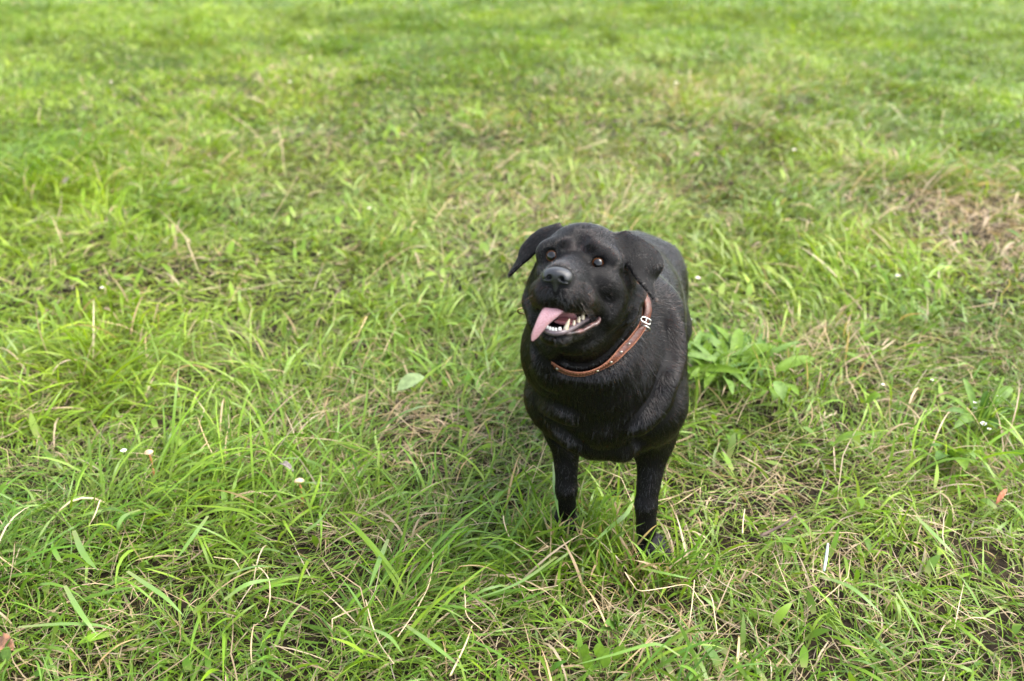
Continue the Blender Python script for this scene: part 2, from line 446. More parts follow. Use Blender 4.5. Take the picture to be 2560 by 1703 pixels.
# eyes: amber iris, black pupil, wet surface
m_eye, n, b = new_mat('dog_eye')
tc = n.nodes.new('ShaderNodeTexCoord'); sp = n.nodes.new('ShaderNodeSeparateXYZ'); n.links.new(tc.outputs['Object'], sp.inputs[0])
cr = n.nodes.new('ShaderNodeValToRGB'); n.links.new(sp.outputs['Z'], cr.inputs['Fac'])
mr = n.nodes.new('ShaderNodeMapRange'); mr.inputs['From Min'].default_value = 0.0060; mr.inputs['From Max'].default_value = 0.0118
n.links.new(sp.outputs['Z'], mr.inputs['Value']); n.links.new(mr.outputs[0], cr.inputs['Fac'])
e = cr.color_ramp.elements
e[0].position = 0.0; e[0].color = (0.30, 0.27, 0.24, 1); e[1].position = 1.0; e[1].color = (0.002, 0.002, 0.002, 1)
for p, c in ((0.30, (0.10, 0.08, 0.07, 1)), (0.38, (0.02, 0.009, 0.004, 1)), (0.48, (0.085, 0.027, 0.006, 1)), (0.62, (0.10, 0.034, 0.008, 1)), (0.70, (0.003, 0.002, 0.002, 1))):
    q = e.new(p); q.color = c
n.links.new(cr.outputs[0], b.inputs['Base Color'])
b.inputs['Roughness'].default_value = 0.5; b.inputs['Specular IOR Level'].default_value = 0.0; b.inputs['Coat Weight'].default_value = 1.0; b.inputs['Coat Roughness'].default_value = 0.0; b.inputs['Coat IOR'].default_value = 1.5
def ball(rx, ry, rz, nu=20, nv=14):
    V = [(0, 0, rz)]; F = []
    for i in range(1, nv):
        for k in range(nu):
            a, t = math.pi * i / nv, 2 * math.pi * k / nu
            V.append((rx * math.sin(a) * math.cos(t), ry * math.sin(a) * math.sin(t), rz * math.cos(a)))
    V.append((0, 0, -rz))
    for k in range(nu): F.append((0, 1 + k, 1 + (k + 1) % nu))
    for i in range(nv - 2):
        for k in range(nu):
            a = 1 + i * nu; F.append((a + k, a + nu + k, a + nu + (k + 1) % nu, a + (k + 1) % nu))
    for k in range(nu): F.append((len(V) - 1, 1 + (nv - 2) * nu + (k + 1) % nu, 1 + (nv - 2) * nu + k))
    return np.array(V), F
eye_V, eye_F = ball(0.0124, 0.0124, 0.0124, 28, 20)
for c, g in EYES:
    o = mesh_obj('eye', eye_V, eye_F, m_eye, dog)
    gz = g * 0.9 + 0.25 * (CC - c) / np.linalg.norm(CC - c)
    o.rotation_euler = Vector(gz).to_track_quat('Z', 'Y').to_euler(); o.location = c + g * .0016

# tongue hanging out over the lip on the right of the dog's mouth
m_tongue = simple_mat('wet_tongue', (0.48, 0.23, 0.25), 0.22, scale=500, c2=(0.60, 0.36, 0.37), bump=0.5, sss=0.25)
def loft(C, W, Th, side, groove=0.0, n=18):
    """flat body along C, half width W, half thickness Th, with the sideways direction given at each section"""
    T = np.gradient(C, axis=0); T /= np.linalg.norm(T, axis=1)[:, None]
    V = []; F = []
    for i in range(len(C)):
        a = side[i] - T[i] * (side[i] @ T[i]); a /= np.linalg.norm(a); u = np.cross(a, T[i]); u = u if u @ (CC - C[i]) > 0 else -u
        for k in range(n):
            th = 2 * math.pi * k / n
            x, y = math.cos(th), math.sin(th)
            y = y - (groove * math.exp(-(x / 0.25) ** 2) if y > 0 else 0)
            V.append(C[i] + W[i] * x * a + Th[i] * y * u)
    for i in range(len(C) - 1):
        for k in range(n):
            k2 = (k + 1) % n; F.append((i * n + k, i * n + k2, (i + 1) * n + k2, (i + 1) * n + k))
    F.append(list(range(n))[::-1]); F.append([(len(C) - 1) * n + k for k in range(n)])
    return np.array(V), F
tc_ = spline([hp(.004, -.088, .010), hp(.003, -.077, .040), hp(.0015, -.0705, .062), hp(-.0040, -.0765, .078), hp(-.0125, -.090, .082), hp(-.0190, -.104, .081), hp(-.0250, -.117, .078), hp(-.0282, -.1240, .076)], 36)
tw = spline([[.017], [.017], [.0165], [.0138], [.0098], [.0074], [.0050], [.0016]], 36)[:, 0] * HS
tt = spline([[.006], [.006], [.0055], [.0050], [.0045], [.0040], [.0034], [.0020]], 36)[:, 0] * HS
sx_ = np.array([HX * (1 - 0.35 * u) + HU * (0.55 * u) - HZ * 0.05 for u in np.clip((np.arange(36) - 14) / 21, 0, 1)])
V, F = loft(tc_, tw, tt, sx_, 0.45)
tongue = mesh_obj('tongue', V, F, m_tongue, dog)
V, F = loft(spline([hp(.010, -.092, -.005), hp(.012, -.090, .025), hp(.010, -.094, .050)], 14), np.full(14, .0165) * HS, np.linspace(.006, .003, 14) * HS, np.tile(HX, (14, 1)), 0.2)
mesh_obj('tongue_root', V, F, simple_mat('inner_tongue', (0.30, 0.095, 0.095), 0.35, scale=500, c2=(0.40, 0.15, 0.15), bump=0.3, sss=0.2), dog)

# lower gum, lips and teeth
m_gum = simple_mat('dark_gum', (0.055, 0.048, 0.055), 0.28, scale=400, c2=(0.15, 0.10, 0.105), bump=0.3)
arc = spline([hp(-.0240, -.104, .050), hp(-.0205, -.1035, .060), hp(-.0110, -.1065, .0715), hp(.0010, -.1085, .0750), hp(.0115, -.1065, .0720), hp(.0190, -.1025, .0615), hp(.0255, -.0960, .045), hp(.0305, -.0890, .026), hp(.0340, -.0850, .010)], 50)
V, F = tube(arc, .0042 * HS, 8, 1.0, HU)
mesh_obj('gum', V, F, m_gum, dog)
m_lip = simple_mat('mottled_lip', (0.018, 0.014, 0.014), 0.30, scale=70, c2=(0.15, 0.075, 0.068), bump=1.0)
for side in (1,):
    lp = spline([hp(side * .0140, -.1085, .0660), hp(side * .0245, -.1060, .0520), hp(side * .0335, -.1010, .0330), hp(side * .0420, -.0945, .0170), hp(side * .0490, -.0875, .0040), hp(side * .0500, -.0780, -.001)], 60)
    wob = np.convolve(rng.normal(0, 1, 68), np.ones(5) / 5, 'valid')[:60]
    lp += HU * (0.0012 * wob)[:, None] + HX * (0.0010 * np.roll(wob, 17))[:, None]
    rr = (.0044 + .0011 * np.roll(wob, 31)) * HS
    rr[:6] *= np.linspace(.5, 1, 6); rr[-8:] *= np.linspace(1, .5, 8)
    V, F = tube(lp, rr, 10, 0.75, HU)
    mesh_obj('lip', V, F, m_lip if side > 0 else m_gum, dog)
m_tooth = simple_mat('tooth_enamel', (0.62, 0.56, 0.43), 0.25, scale=300, c2=(0.45, 0.34, 0.19), spec=0.6)
m_tooth2 = simple_mat('white_tooth', (0.80, 0.78, 0.72), 0.20, spec=0.6)
def tooth(base, tip, r1, r2, mat, squash=0.8):
    P = spline([base, 0.5 * (np.array(base) + tip) + 0.1 * r1 * HZ, tip], 9)
    u = np.linspace(0, 1, 9)
    rr = r1 + (r2 - r1) * u; rr = rr * np.sqrt(np.clip(1 - np.clip((u - .72) / .28, 0, 1) ** 2, 0.06, 1))
    V, F = tube(P, rr, 10, squash, HZ)
    return mesh_obj('tooth', V, F, mat, dog)
for x, y, z, r in ((-.0142, -.0985, .0685, .0026), (-.0088, -.1020, .0735, .0022), (-.0040, -.1035, .0755, .0019), (.0003, -.1040, .0760, .0018), (.0046, -.1038, .0752, .0019), (.0098, -.1022, .0730, .0023)):
    tooth(hp(x, y - .0040, z - .002), hp(x, y + .0036, z + .0018), 1.18 * r * HS, r * HS, m_tooth2)
for s in (1, -1):
    tooth(hp(s * .0165, -.1020, .0655), hp(s * .0205, -.0850, .0665), .0040 * HS, .0014 * HS, m_tooth, 1.0)
    for x, y, z, r, hgt in ((.0238, -.0930, .0490, .0030, .006), (.0275, -.0890, .0370, .0034, .008), (.0302, -.0850, .0240, .0040, .009)):
        tooth(hp(s * x, y - .003, z), hp(s * x, y + hgt, z), r * HS, r * .55 * HS, m_tooth, 1.25)
# upper canines just under the flews
for s in (1,):
    tooth(hp(s * .0215, -.064, .066), hp(s * .0222, -.0745, .0665), .0036 * HS, .0014 * HS, m_tooth, 1.0)

# leather collar with stitching, studs, buckle and ring
def ring(th, dr=0.0, dn=0.0):
    u = (th / (2 * math.pi) * NC) % NC; i = int(u); f = u - i
    r = rad[i] * (1 - f) + rad[(i + 1) % NC] * f
    ra_ = math.cos(th) * ca + math.sin(th) * cb
    t_ = (th + math.pi) % (2 * math.pi) - math.pi                # on the dog's left the strap lies flat against the front of the neck
    f = min(1, max(0, (1.34 - t_) / .5)) * min(1, max(0, (t_ + 1.5) / .7)); f = f * f * (3 - 2 * f)
    al = R(2 + 62 * f)
    nd = ra_ * math.cos(al) + CN * math.sin(al); wd = CN * math.cos(al) - ra_ * math.sin(al)
    dr = dr + .0035 * f
    return CO + r * ra_ + dr * nd + dn * wd
m_leather = simple_mat('brown_leather', (0.105, 0.027, 0.011), 0.45, scale=140, c2=(0.040, 0.012, 0.007), bump=0.7)
m_edge = simple_mat('pale_leather_edge', (0.26, 0.095, 0.045), 0.6, scale=300, c2=(0.16, 0.055, 0.026), bump=0.5)
m_metal = simple_mat('nickel', (0.48, 0.46, 0.42), 0.36, metal=1.0)
m_brass = simple_mat('brass', (0.55, 0.40, 0.17), 0.32, metal=1.0)
collar = bpy.data.objects.new('collar', None); col.objects.link(collar)
collar.parent = dog; collar['label'] = 'brown leather collar with pale stitched edge, studs and buckle'
hw = 0.0070
prof = [(0.0, -hw), (0.0026, -hw + .0012), (0.0032, -hw * .6), (0.0032, hw * .6), (0.0026, hw - .0012), (0.0, hw)]
V, F = [], []
m = len(prof)
for i in range(NC):
    th = 2 * math.pi * i / NC
    for dr, dn in prof: V.append(ring(th, dr, dn))
for i in range(NC):
    for k in range(m):
        a, b2 = i * m + k, i * m + (k + 1) % m
        c2_, d2 = ((i + 1) % NC) * m + (k + 1) % m, ((i + 1) % NC) * m + k
        F.append((a, b2, c2_, d2))
mesh_obj('strap', V, F, m_leather, collar)
for sgn in (-1, 1):
    P = np.array([ring(2 * math.pi * i / NC, 0.0018, sgn * (hw - .0002)) for i in range(NC + 1)])
    V, F = tube(P, .0011, 6, 1.0, CN, False)
    mesh_obj('strap_edge', V, F, m_edge, collar)
    V, F = [], []
    for q in range(150):                                     # the row of stitches along the edge
        t0 = 2 * math.pi * (q + .15) / 150; t1 = 2 * math.pi * (q + .8) / 150
        a, b2 = tube([ring(t0, .0030, sgn * (hw - .0022)), ring((t0 + t1) / 2, .0040, sgn * (hw - .0022)), ring(t1, .0030, sgn * (hw - .0022))], .0006, 5, 1.0, CN)
        F += [[v + len(V) for v in f] for f in b2]; V += a.tolist()
    st = mesh_obj('stitching', V, F, m_edge, collar); st['kind'] = 'stuff'
stud_V, stud_F = ball(.0030, .0030, .0018, 14, 8)
stud_me = None
for th in (0.62, 0.86, 1.10, 1.34, 1.9, 2.2, 2.5):
    p = ring(th, .0036); q = Vector(math.cos(th) * ca + math.sin(th) * cb).to_track_quat('Z', 'Y')
    if stud_me is None:
        o = mesh_obj('stud', stud_V, stud_F, m_metal, collar); stud_me = o.data
    else:
        o = bpy.data.objects.new('stud', stud_me); col.objects.link(o); o.parent = collar
    o.location = p; o.rotation_euler = q.to_euler()
# buckle: a rounded frame standing out from the strap, a prong across it and the doubled strap end
thb = -0.02
P = []
for k in range(25):
    t = 2 * math.pi * k / 24
    sx = math.copysign(abs(math.cos(t)) ** .5, math.cos(t)); sy = math.copysign(abs(math.sin(t)) ** .5, math.sin(t))
    P.append(ring(thb + sx * 0.056, .0058 + .002 * abs(sx), sy * .0096))
V, F = tube(P, .0014, 8, 1.0, (0.3, 0.5, 0.8), False)
mesh_obj('buckle', V, F, m_metal, collar)
V, F = tube(spline([ring(thb + .068, .007, .0), ring(thb, .0085, .0006), ring(thb - .07, .0065, .001)], 12), .0013, 8)
mesh_obj('buckle_prong', V, F, m_metal, collar)
V, F = [], []
for i in range(26):
    th = -0.55 + (thb - .05 + 0.55) * i / 25
    for dr, dn in ((.0040, -.0074), (.0068, -.0066), (.0068, .0066), (.0040, .0074)):
        V.append(ring(th, dr + .0035 * math.sin(math.pi * i / 25), dn))
for i in range(25):
    for k in range(4): F.append((i * 4 + k, i * 4 + (k + 1) % 4, (i + 1) * 4 + (k + 1) % 4, (i + 1) * 4 + k))
mesh_obj('strap_end', V, F, m_leather, collar)
P = []
for k in range(25):
    t = 2 * math.pi * k / 24
    P.append(ring(thb + .16, .0080 + .0085 * math.cos(t), .0085 * math.sin(t) - .004))
V, F = tube(P, .0015, 7, 1.0, (0.2, 0.4, 0.9), False)
mesh_obj('ring', V, F, m_metal, collar)
P = []
for k in range(25):
    t = 2 * math.pi * k / 24
    P.append(ring(math.pi - 0.25, .010 + .010 * math.cos(t), .011 * math.sin(t)))
V, F = tube(P, .0017, 7, 1.0, (0.2, 0.4, 0.9), False)
mesh_obj('ring', V, F, m_brass, collar)

# ------------------------------------------------------------------ the coat: short hairs lying along the body
def cavity(P):
    q = np.stack([(P - HO) @ HX, (P - HO) @ HU, (P - HO) @ HZ], 1) / HS
    e = np.sqrt((((q - [0.002, -.089, .050]) / [.0215, .0145, .050]) ** 2).sum(1)) - 1
    d = e * .0145
    for sx in (1, -1):
        a, b = np.array([sx * .012, -.0875, .062]), np.array([sx * .048, -.083, .002]); ba = b - a
        t = np.clip(((q - a) @ ba) / (ba @ ba), 0, 1)
        d = np.minimum(d, np.linalg.norm(q - a - t[:, None] * ba, axis=1) - (.0125 - .007 * t))
    return d
FLOW = []
def fl(p, d, s): d = np.asarray(d, float); FLOW.append((np.asarray(p), d / np.linalg.norm(d), s))
for z in (.52, .40, .28):
    for sgn in (-1, 1):
        fl(bp(sgn * .13, .30, z), BB * .9 - BZ * .35, .12); fl(bp(sgn * .12, .55, z), BB * .7 - BZ * .6, .12)
        fl(bp(sgn * .11, .10, z), BB * .6 - BZ * .8, .09)
fl(bp(0, .25, .56), BB, .12); fl(bp(0, .50, .52), BB, .12); fl(bp(0, .74, .42), -BZ + .2 * BB, .10)
for sgn in (-1, 1):
    fl(bp(sgn * .05, -.06, .42), -BZ + sgn * .35 * BR, .07); fl(bp(sgn * .05, -.05, .33), -BZ - sgn * .15 * BR, .06)
    fl(bp(sgn * .09, .02, .45), -BZ * .9 + BB * .4 + sgn * .2 * BR, .06)
    fl(bp(sgn * .09, .05, .2), -BZ + .15 * BB, .08); fl(bp(sgn * .09, .03, .08), -BZ, .06); fl(bp(sgn * .09, .66, .15), -BZ, .09)
    fl(hp(sgn * .075, -.05, -.09), -HZ * .8 - HU * .55, .03); fl(hp(sgn * .06, -.05, -.04), -HZ * .8 - HU * .5 + sgn * .3 * HX, .028)
    fl(hp(sgn * .035, .02, -.02), -HZ * .7 + HU * .6 + sgn * .35 * HX, .018); fl(hp(sgn * .04, -.03, .0), -HZ + sgn * .35 * HX - HU * .2, .02)
    fl(hp(sgn * .035, -.05, .04), -HZ - HU * .45 + sgn * .1 * HX, .02); fl(hp(sgn * .028, -.06, .075), -HZ * .7 - HU * .8 + sgn * .3 * HX, .016)
    fl(hp(sgn * .03, -.118, .03), -HZ, .02)
fl(hp(0, -.02, .05), -HZ + HU * .2, .022); fl(hp(0, .015, -.02), -HZ * .6 + HU * .9, .022); fl(hp(0, .055, -.07), -HZ + HU * .2, .03)
fl(hp(0, .04, -.12), -HZ - HU * .5, .03); fl(hp(0, -.12, .05), -HZ - HU * .3, .02); fl(hp(0, -.13, -.01), -HZ - HU * .3, .03)
fl(bp(0, -.02, .50), -BZ + .1 * BB, .05); fl(bp(0, .12, .62), -BZ * .6 + BB, .06); fl(bp(.10, .08, .58), -BZ * .8 + BB * .7, .05); fl(bp(-.10, .08, .58), -BZ * .8 + BB * .7, .05)
for E in (EAR_R, EAR_L):
    for i in range(3, 34, 6):
        for j in (3, 11, 18): fl(E[i, j], E[min(i + 2, 33), 11] - E[i - 2, 11] + 1e-5, .012)
fp = np.array([f[0] for f in FLOW]); fd = np.array([f[1] for f in FLOW]); fs = np.array([f[2] for f in FLOW])
def flow(P):
    out = np.zeros_like(P)
    for a in range(0, len(P), 20000):
        q = P[a:a + 20000]
        d2 = ((q[:, None] - fp[None]) ** 2).sum(2) / (fs ** 2)
        w = np.exp(-0.5 * np.minimum(d2, 400)) / fs ** 1.2 + 1e-9 / (1 + d2)
        out[a:a + 20000] = w @ fd
    return out / (np.linalg.norm(out, axis=1)[:, None] + 1e-12)
def vnoise(P, sc, seed):
    """smooth value noise in 3D, -1..1"""
    r = np.random.default_rng(seed); G = r.uniform(-1, 1, (32, 32, 32))
    q = P / sc; i = np.floor(q).astype(int); f = q - i; f = f * f * (3 - 2 * f); i %= 32; j = (i + 1) % 32
    o = 0
    for dx in (0, 1):
        for dy in (0, 1):
            for dz in (0, 1):
                w = (f[:, 0] if dx else 1 - f[:, 0]) * (f[:, 1] if dy else 1 - f[:, 1]) * (f[:, 2] if dz else 1 - f[:, 2])
                o = o + w * G[(j if dx else i)[:, 0], (j if dy else i)[:, 1], (j if dz else i)[:, 2]]
    return o
NH = 400000
A, B_, C_ = DV[DQ[:, 0]], DV[DQ[:, 1]], DV[DQ[:, 2]]; Dd = DV[DQ[:, 3]]
area = 0.5 * np.linalg.norm(np.cross(C_ - A, Dd - B_), axis=1)
cen = (A + C_) / 2
headness = np.exp(-np.maximum(np.linalg.norm(cen - hp(0, -.04, -.01), axis=1) - .09, 0) / .03)
wgt = area * (1 + 2.2 * headness); wgt[cen[:, 2] < .005] = 0
pick = rng.choice(len(DQ), NH, p=wgt / wgt.sum())
u, v = rng.random(NH)[:, None], rng.random(NH)[:, None]
P0 = (1 - u) * ((1 - v) * A[pick] + v * B_[pick]) + u * ((1 - v) * Dd[pick] + v * C_[pick])
N0 = D.grad(P0)
keep = cavity(P0) > 0.0012
keep &= NS.value(P0) > 0.0012
for c, g in EYES: keep &= np.linalg.norm(P0 - (c + g * .0125), axis=1) > .0124
P0, N0 = P0[keep], N0[keep]
hd = np.exp(-np.maximum(np.linalg.norm(P0 - hp(0, -.04, -.03), axis=1) - .085, 0) / .03)
muz = np.exp(-np.maximum(np.linalg.norm(P0 - hp(0, -.05, .06), axis=1) - .035, 0) / .012)
leg = np.clip((.27 - P0[:, 2]) / .08, 0, 1)
T0 = flow(P0)
T0 = T0 - N0 * (T0 * N0).sum(1)[:, None]; T0 /= np.linalg.norm(T0, axis=1)[:, None] + 1e-9
S0 = np.cross(N0, T0)
swirl = 0.35 * vnoise(P0, .06, 3) + 0.10 * vnoise(P0, .015, 4) + 0.06 * rng.normal(size=len(P0))
T0 = T0 * np.cos(swirl)[:, None] + S0 * np.sin(swirl)[:, None]
Lh = (.0100 - .0052 * hd - .0018 * muz) * (1 - .35 * leg) * rng.uniform(.7, 1.2, len(P0))
EG = np.concatenate([EAR_R[::3, ::3].reshape(-1, 3), EAR_L[::3, ::3].reshape(-1, 3)])
for a in range(0, len(P0), 20000):
    dm = np.sqrt(((P0[a:a + 20000, None] - EG[None]) ** 2).sum(2).min(1)); Lh[a:a + 20000] *= np.where(dm < .010, .62, 1)
lift = np.radians(10 + 4 * hd + 4 * vnoise(P0, .03, 5) + 2 * rng.normal(size=len(P0)))
for bx, by in ((-.0165, .0205), (.0185, .0195)):                 # the bristly spots over the eyes
    w = np.exp(-(np.linalg.norm(P0 - hp(bx, by, .0), axis=1) / .0095) ** 2)
    lift += w * 0.85; Lh += w * .003
pts = np.zeros((len(P0), 4, 3))
pts[:, 0] = P0 - N0 * .0008
for i, (fr, lf) in enumerate(((.33, 1.15), (.68, .75), (1.0, .35))):
    pts[:, i + 1] = pts[:, i] + (Lh * .333)[:, None] * (T0 * np.cos(lift * lf)[:, None] + N0 * np.sin(lift * lf)[:, None])
# longer guard hairs standing a little off the coat
gi = rng.random(len(P0)) < .045 * (1 - .55 * hd)
gs = np.where(gi, rng.uniform(1.25, 1.9, len(P0)), 1.0); up_ = np.where(gi, .35, 0)
mv = pts - pts[:, :1]
pts = pts[:, :1] + mv * gs[:, None, None] + (N0 * (up_ * Lh)[:, None])[:, None] * np.array([0, .25, .6, 1.0])[None, :, None]
# whiskers
WB = []
for sgn in (-1, 1):
    for k in range(9):
        o = hp(sgn * (.026 + .002 * (k % 3)), -.050 - .005 * (k // 3), .075 - .010 * (k % 3))
        d = sgn * HX * rng.uniform(.7, 1) - HU * rng.uniform(.1, .6) + HZ * rng.uniform(-.4, .3); L_ = rng.uniform(.022, .042)
        WB.append([o + d * L_ * q - HU * .012 * q * q for q in (0, .33, .68, 1)])
pts = np.concatenate([pts, np.array(WB)]); nW = len(WB)
m_coat = bpy.data.materials.new('black_coat'); m_coat.use_nodes = True
n = m_coat.node_tree; n.nodes.clear()
ho = n.nodes.new('ShaderNodeOutputMaterial'); hb = n.nodes.new('ShaderNodeBsdfHairPrincipled')
hb.model = 'CHIANG'; hb.parametrization = 'MELANIN'
ma = n.nodes.new('ShaderNodeAttribute'); ma.attribute_name = 'melanin'; n.links.new(ma.outputs['Fac'], hb.inputs['Melanin']); hb.inputs['Melanin Redness'].default_value = 0.55
hb.inputs['Roughness'].default_value = 0.10; hb.inputs['Radial Roughness'].default_value = 0.25; hb.inputs['IOR'].default_value = 1.55
hb.inputs['Random Color'].default_value = 0.2; hb.inputs['Random Roughness'].default_value = 0.15
n.links.new(hb.outputs[0], ho.inputs['Surface'])
hc_ = bpy.data.hair_curves.new('coat'); hc_.add_curves([4] * len(pts))
hc_.attributes['position'].data.foreach_set('vector', pts.astype(np.float32).ravel())
ra = hc_.attributes.get('radius') or hc_.attributes.new('radius', 'FLOAT', 'POINT')
rbase = (.00021 - .00005 * hd)
ra.data.foreach_set('value', (np.concatenate([rbase, np.full(nW, .00022)])[:, None] * np.array([1.0, .95, .7, .12])).astype(np.float32).ravel())
ml = hc_.attributes.new('melanin', 'FLOAT', 'CURVE')
side = np.exp(-np.maximum(np.linalg.norm(P0 - hp(.032, -.055, .045), axis=1) - .02, 0) ** 2 / .02 ** 2) + .8 * np.exp(-(np.linalg.norm(P0 - hp(0, -.02, .04), axis=1) / .035) ** 2) + .5 * np.exp(-(np.linalg.norm(P0 - hp(-.032, -.055, .045), axis=1) / .03) ** 2)
rust = np.clip(vnoise(P0, .10, 8) * 1.2, 0, 1) * .02
ml.data.foreach_set('value', np.array(np.clip(.996 - .15 * np.clip(side, 0, 1) * rng.uniform(.3, 1.2, len(P0)) - rust, .80, 1).tolist() + [.95] * nW, dtype=np.float32))
hc_.materials.append(m_coat)
coat = bpy.data.objects.new('coat', hc_); col.objects.link(coat); coat.parent = dog; coat['kind'] = 'stuff'
# ------------------------------------------------------------------ the meadow
def vn2(x, y, sc, seed):
    r = np.random.default_rng(seed); G = r.uniform(-1, 1, (64, 64))
    q = np.stack([np.asarray(x) / sc + 31.3, np.asarray(y) / sc + 17.7], -1); i = np.floor(q).astype(int); f = q - i; f = f * f * (3 - 2 * f); i %= 64; j = (i + 1) % 64
    return ((1 - f[..., 0]) * (1 - f[..., 1]) * G[i[..., 0], i[..., 1]] + f[..., 0] * (1 - f[..., 1]) * G[j[..., 0], i[..., 1]]
            + (1 - f[..., 0]) * f[..., 1] * G[i[..., 0], j[..., 1]] + f[..., 0] * f[..., 1] * G[j[..., 0], j[..., 1]])
def hgt(x, y):
    return 0.016 * vn2(x, y, 0.42, 1) + 0.022 * vn2(x, y, .30, 7) * np.clip((np.asarray(y) - 2.2) / 1.5, 0, 1) + 0.007 * vn2(x, y, 0.13, 2) + 0.05 * vn2(x, y, 3.1, 9) * np.clip((np.asarray(y) - 2.6) / 3, 0, 1)
# places where the grass has dried to straw: place in the photograph, radius in metres, strength
STRAW = [(2500, 575, .42, 1.2), (2330, 590, .35, .6), (2250, 500, .4, .5), (1890, 1235, .13, 1.0), (1790, 1190, .10, .6), (1750, 255, .9, .45), (1400, 500, .5, .5), (1500, 460, .5, .4),
         (1330, 320, .8, .35), (420, 690, .22, .5), (250, 700, .15, .25), (1020, 1065, .14, .8), (1080, 1120, .12, .6), (880, 1330, .14, .6), (1700, 1620, .20, .8), (1250, 1650, .2, .55),
         (300, 1540, .14, .45), (870, 1430, .16, .55), (560, 960, .12, .4), (2100, 880, .25, .45), (2230, 1010, .2, .4), (2350, 1180, .2, .5), (2000, 1450, .22, .5), (2450, 1500, .2, .5),
         (640, 210, .8, .3), (600, 360, .6, .3), (1150, 600, .3, .3), (60, 980, .15, .3), (700, 1150, .12, .5), (2560, 900, .25, .4), (1500, 1500, .15, .35), (150, 1700, .2, .4), (2250, 1690, .25, .5)]
SG = [(gnd(a, b), r, k) for a, b, r, k in STRAW]
def strawmap(x, y):
    o = np.zeros_like(x)
    for g, r, k in SG:
        o = np.maximum(o, .8 * k * np.exp(-(((x - g[0]) ** 2 + (y - g[1]) ** 2) / (r * r))))
    nz = 0.5 + 0.5 * vn2(x, y, .22, 21) + 0.35 * vn2(x, y, .07, 22)
    o = o * (1 - .28 * np.clip((2.3 - y) / .5, 0, 1))
    return np.clip(o * (0.65 + 0.7 * nz) + 0.12 * np.clip(nz - .62, 0, 1), 0, 1)
# taller dark tufts
TUFT = [(330, 1290, .16, 1.0), (520, 1130, .12, .5), (250, 850, .30, .9), (500, 800, .2, .7), (700, 950, .2, .6), (120, 900, .2, .6), (1100, 1250, .14, .5), (1330, 1240, .10, .6), (1500, 1280, .08, .5), (100, 1450, .16, .7),
        (1680, 590, .25, .5), (1650, 1120, .08, .4), (150, 440, .5, .9), (1900, 230, .8, .6), (2050, 300, .7, .5), (2280, 450, .4, .5), (950, 640, .2, .4), (1600, 430, .5, .5), (2400, 1150, .12, .5), (2100, 740, .2, .5)]
TG = [(gnd(a, b), r, k) for a, b, r, k in TUFT]
def tuft(x, y):
    o = np.zeros_like(x)
    for g, r, k in TG: o = np.maximum(o, k * np.exp(-(((x - g[0]) ** 2 + (y - g[1]) ** 2) / (r * r))))
    return np.clip(o + 0.60 * vn2(x, y, .36, 31) + 0.40 * vn2(x, y, .15, 32), 0, 1)
def lay(x, y):
    return math.pi * (1.15 * vn2(x, y, .55, 41) + .55 * vn2(x, y, .2, 42)) + 0.4
def gap(x, y):
    n_ = .04 + .6 * vn2(x, y, .12, 61) + .5 * vn2(x, y, .055, 62) + .25 * tuft(x, y)
    return np.clip((n_ - .30) / .25, 0, 1) * np.clip((3.6 - y) / 1.2, 0, 1)
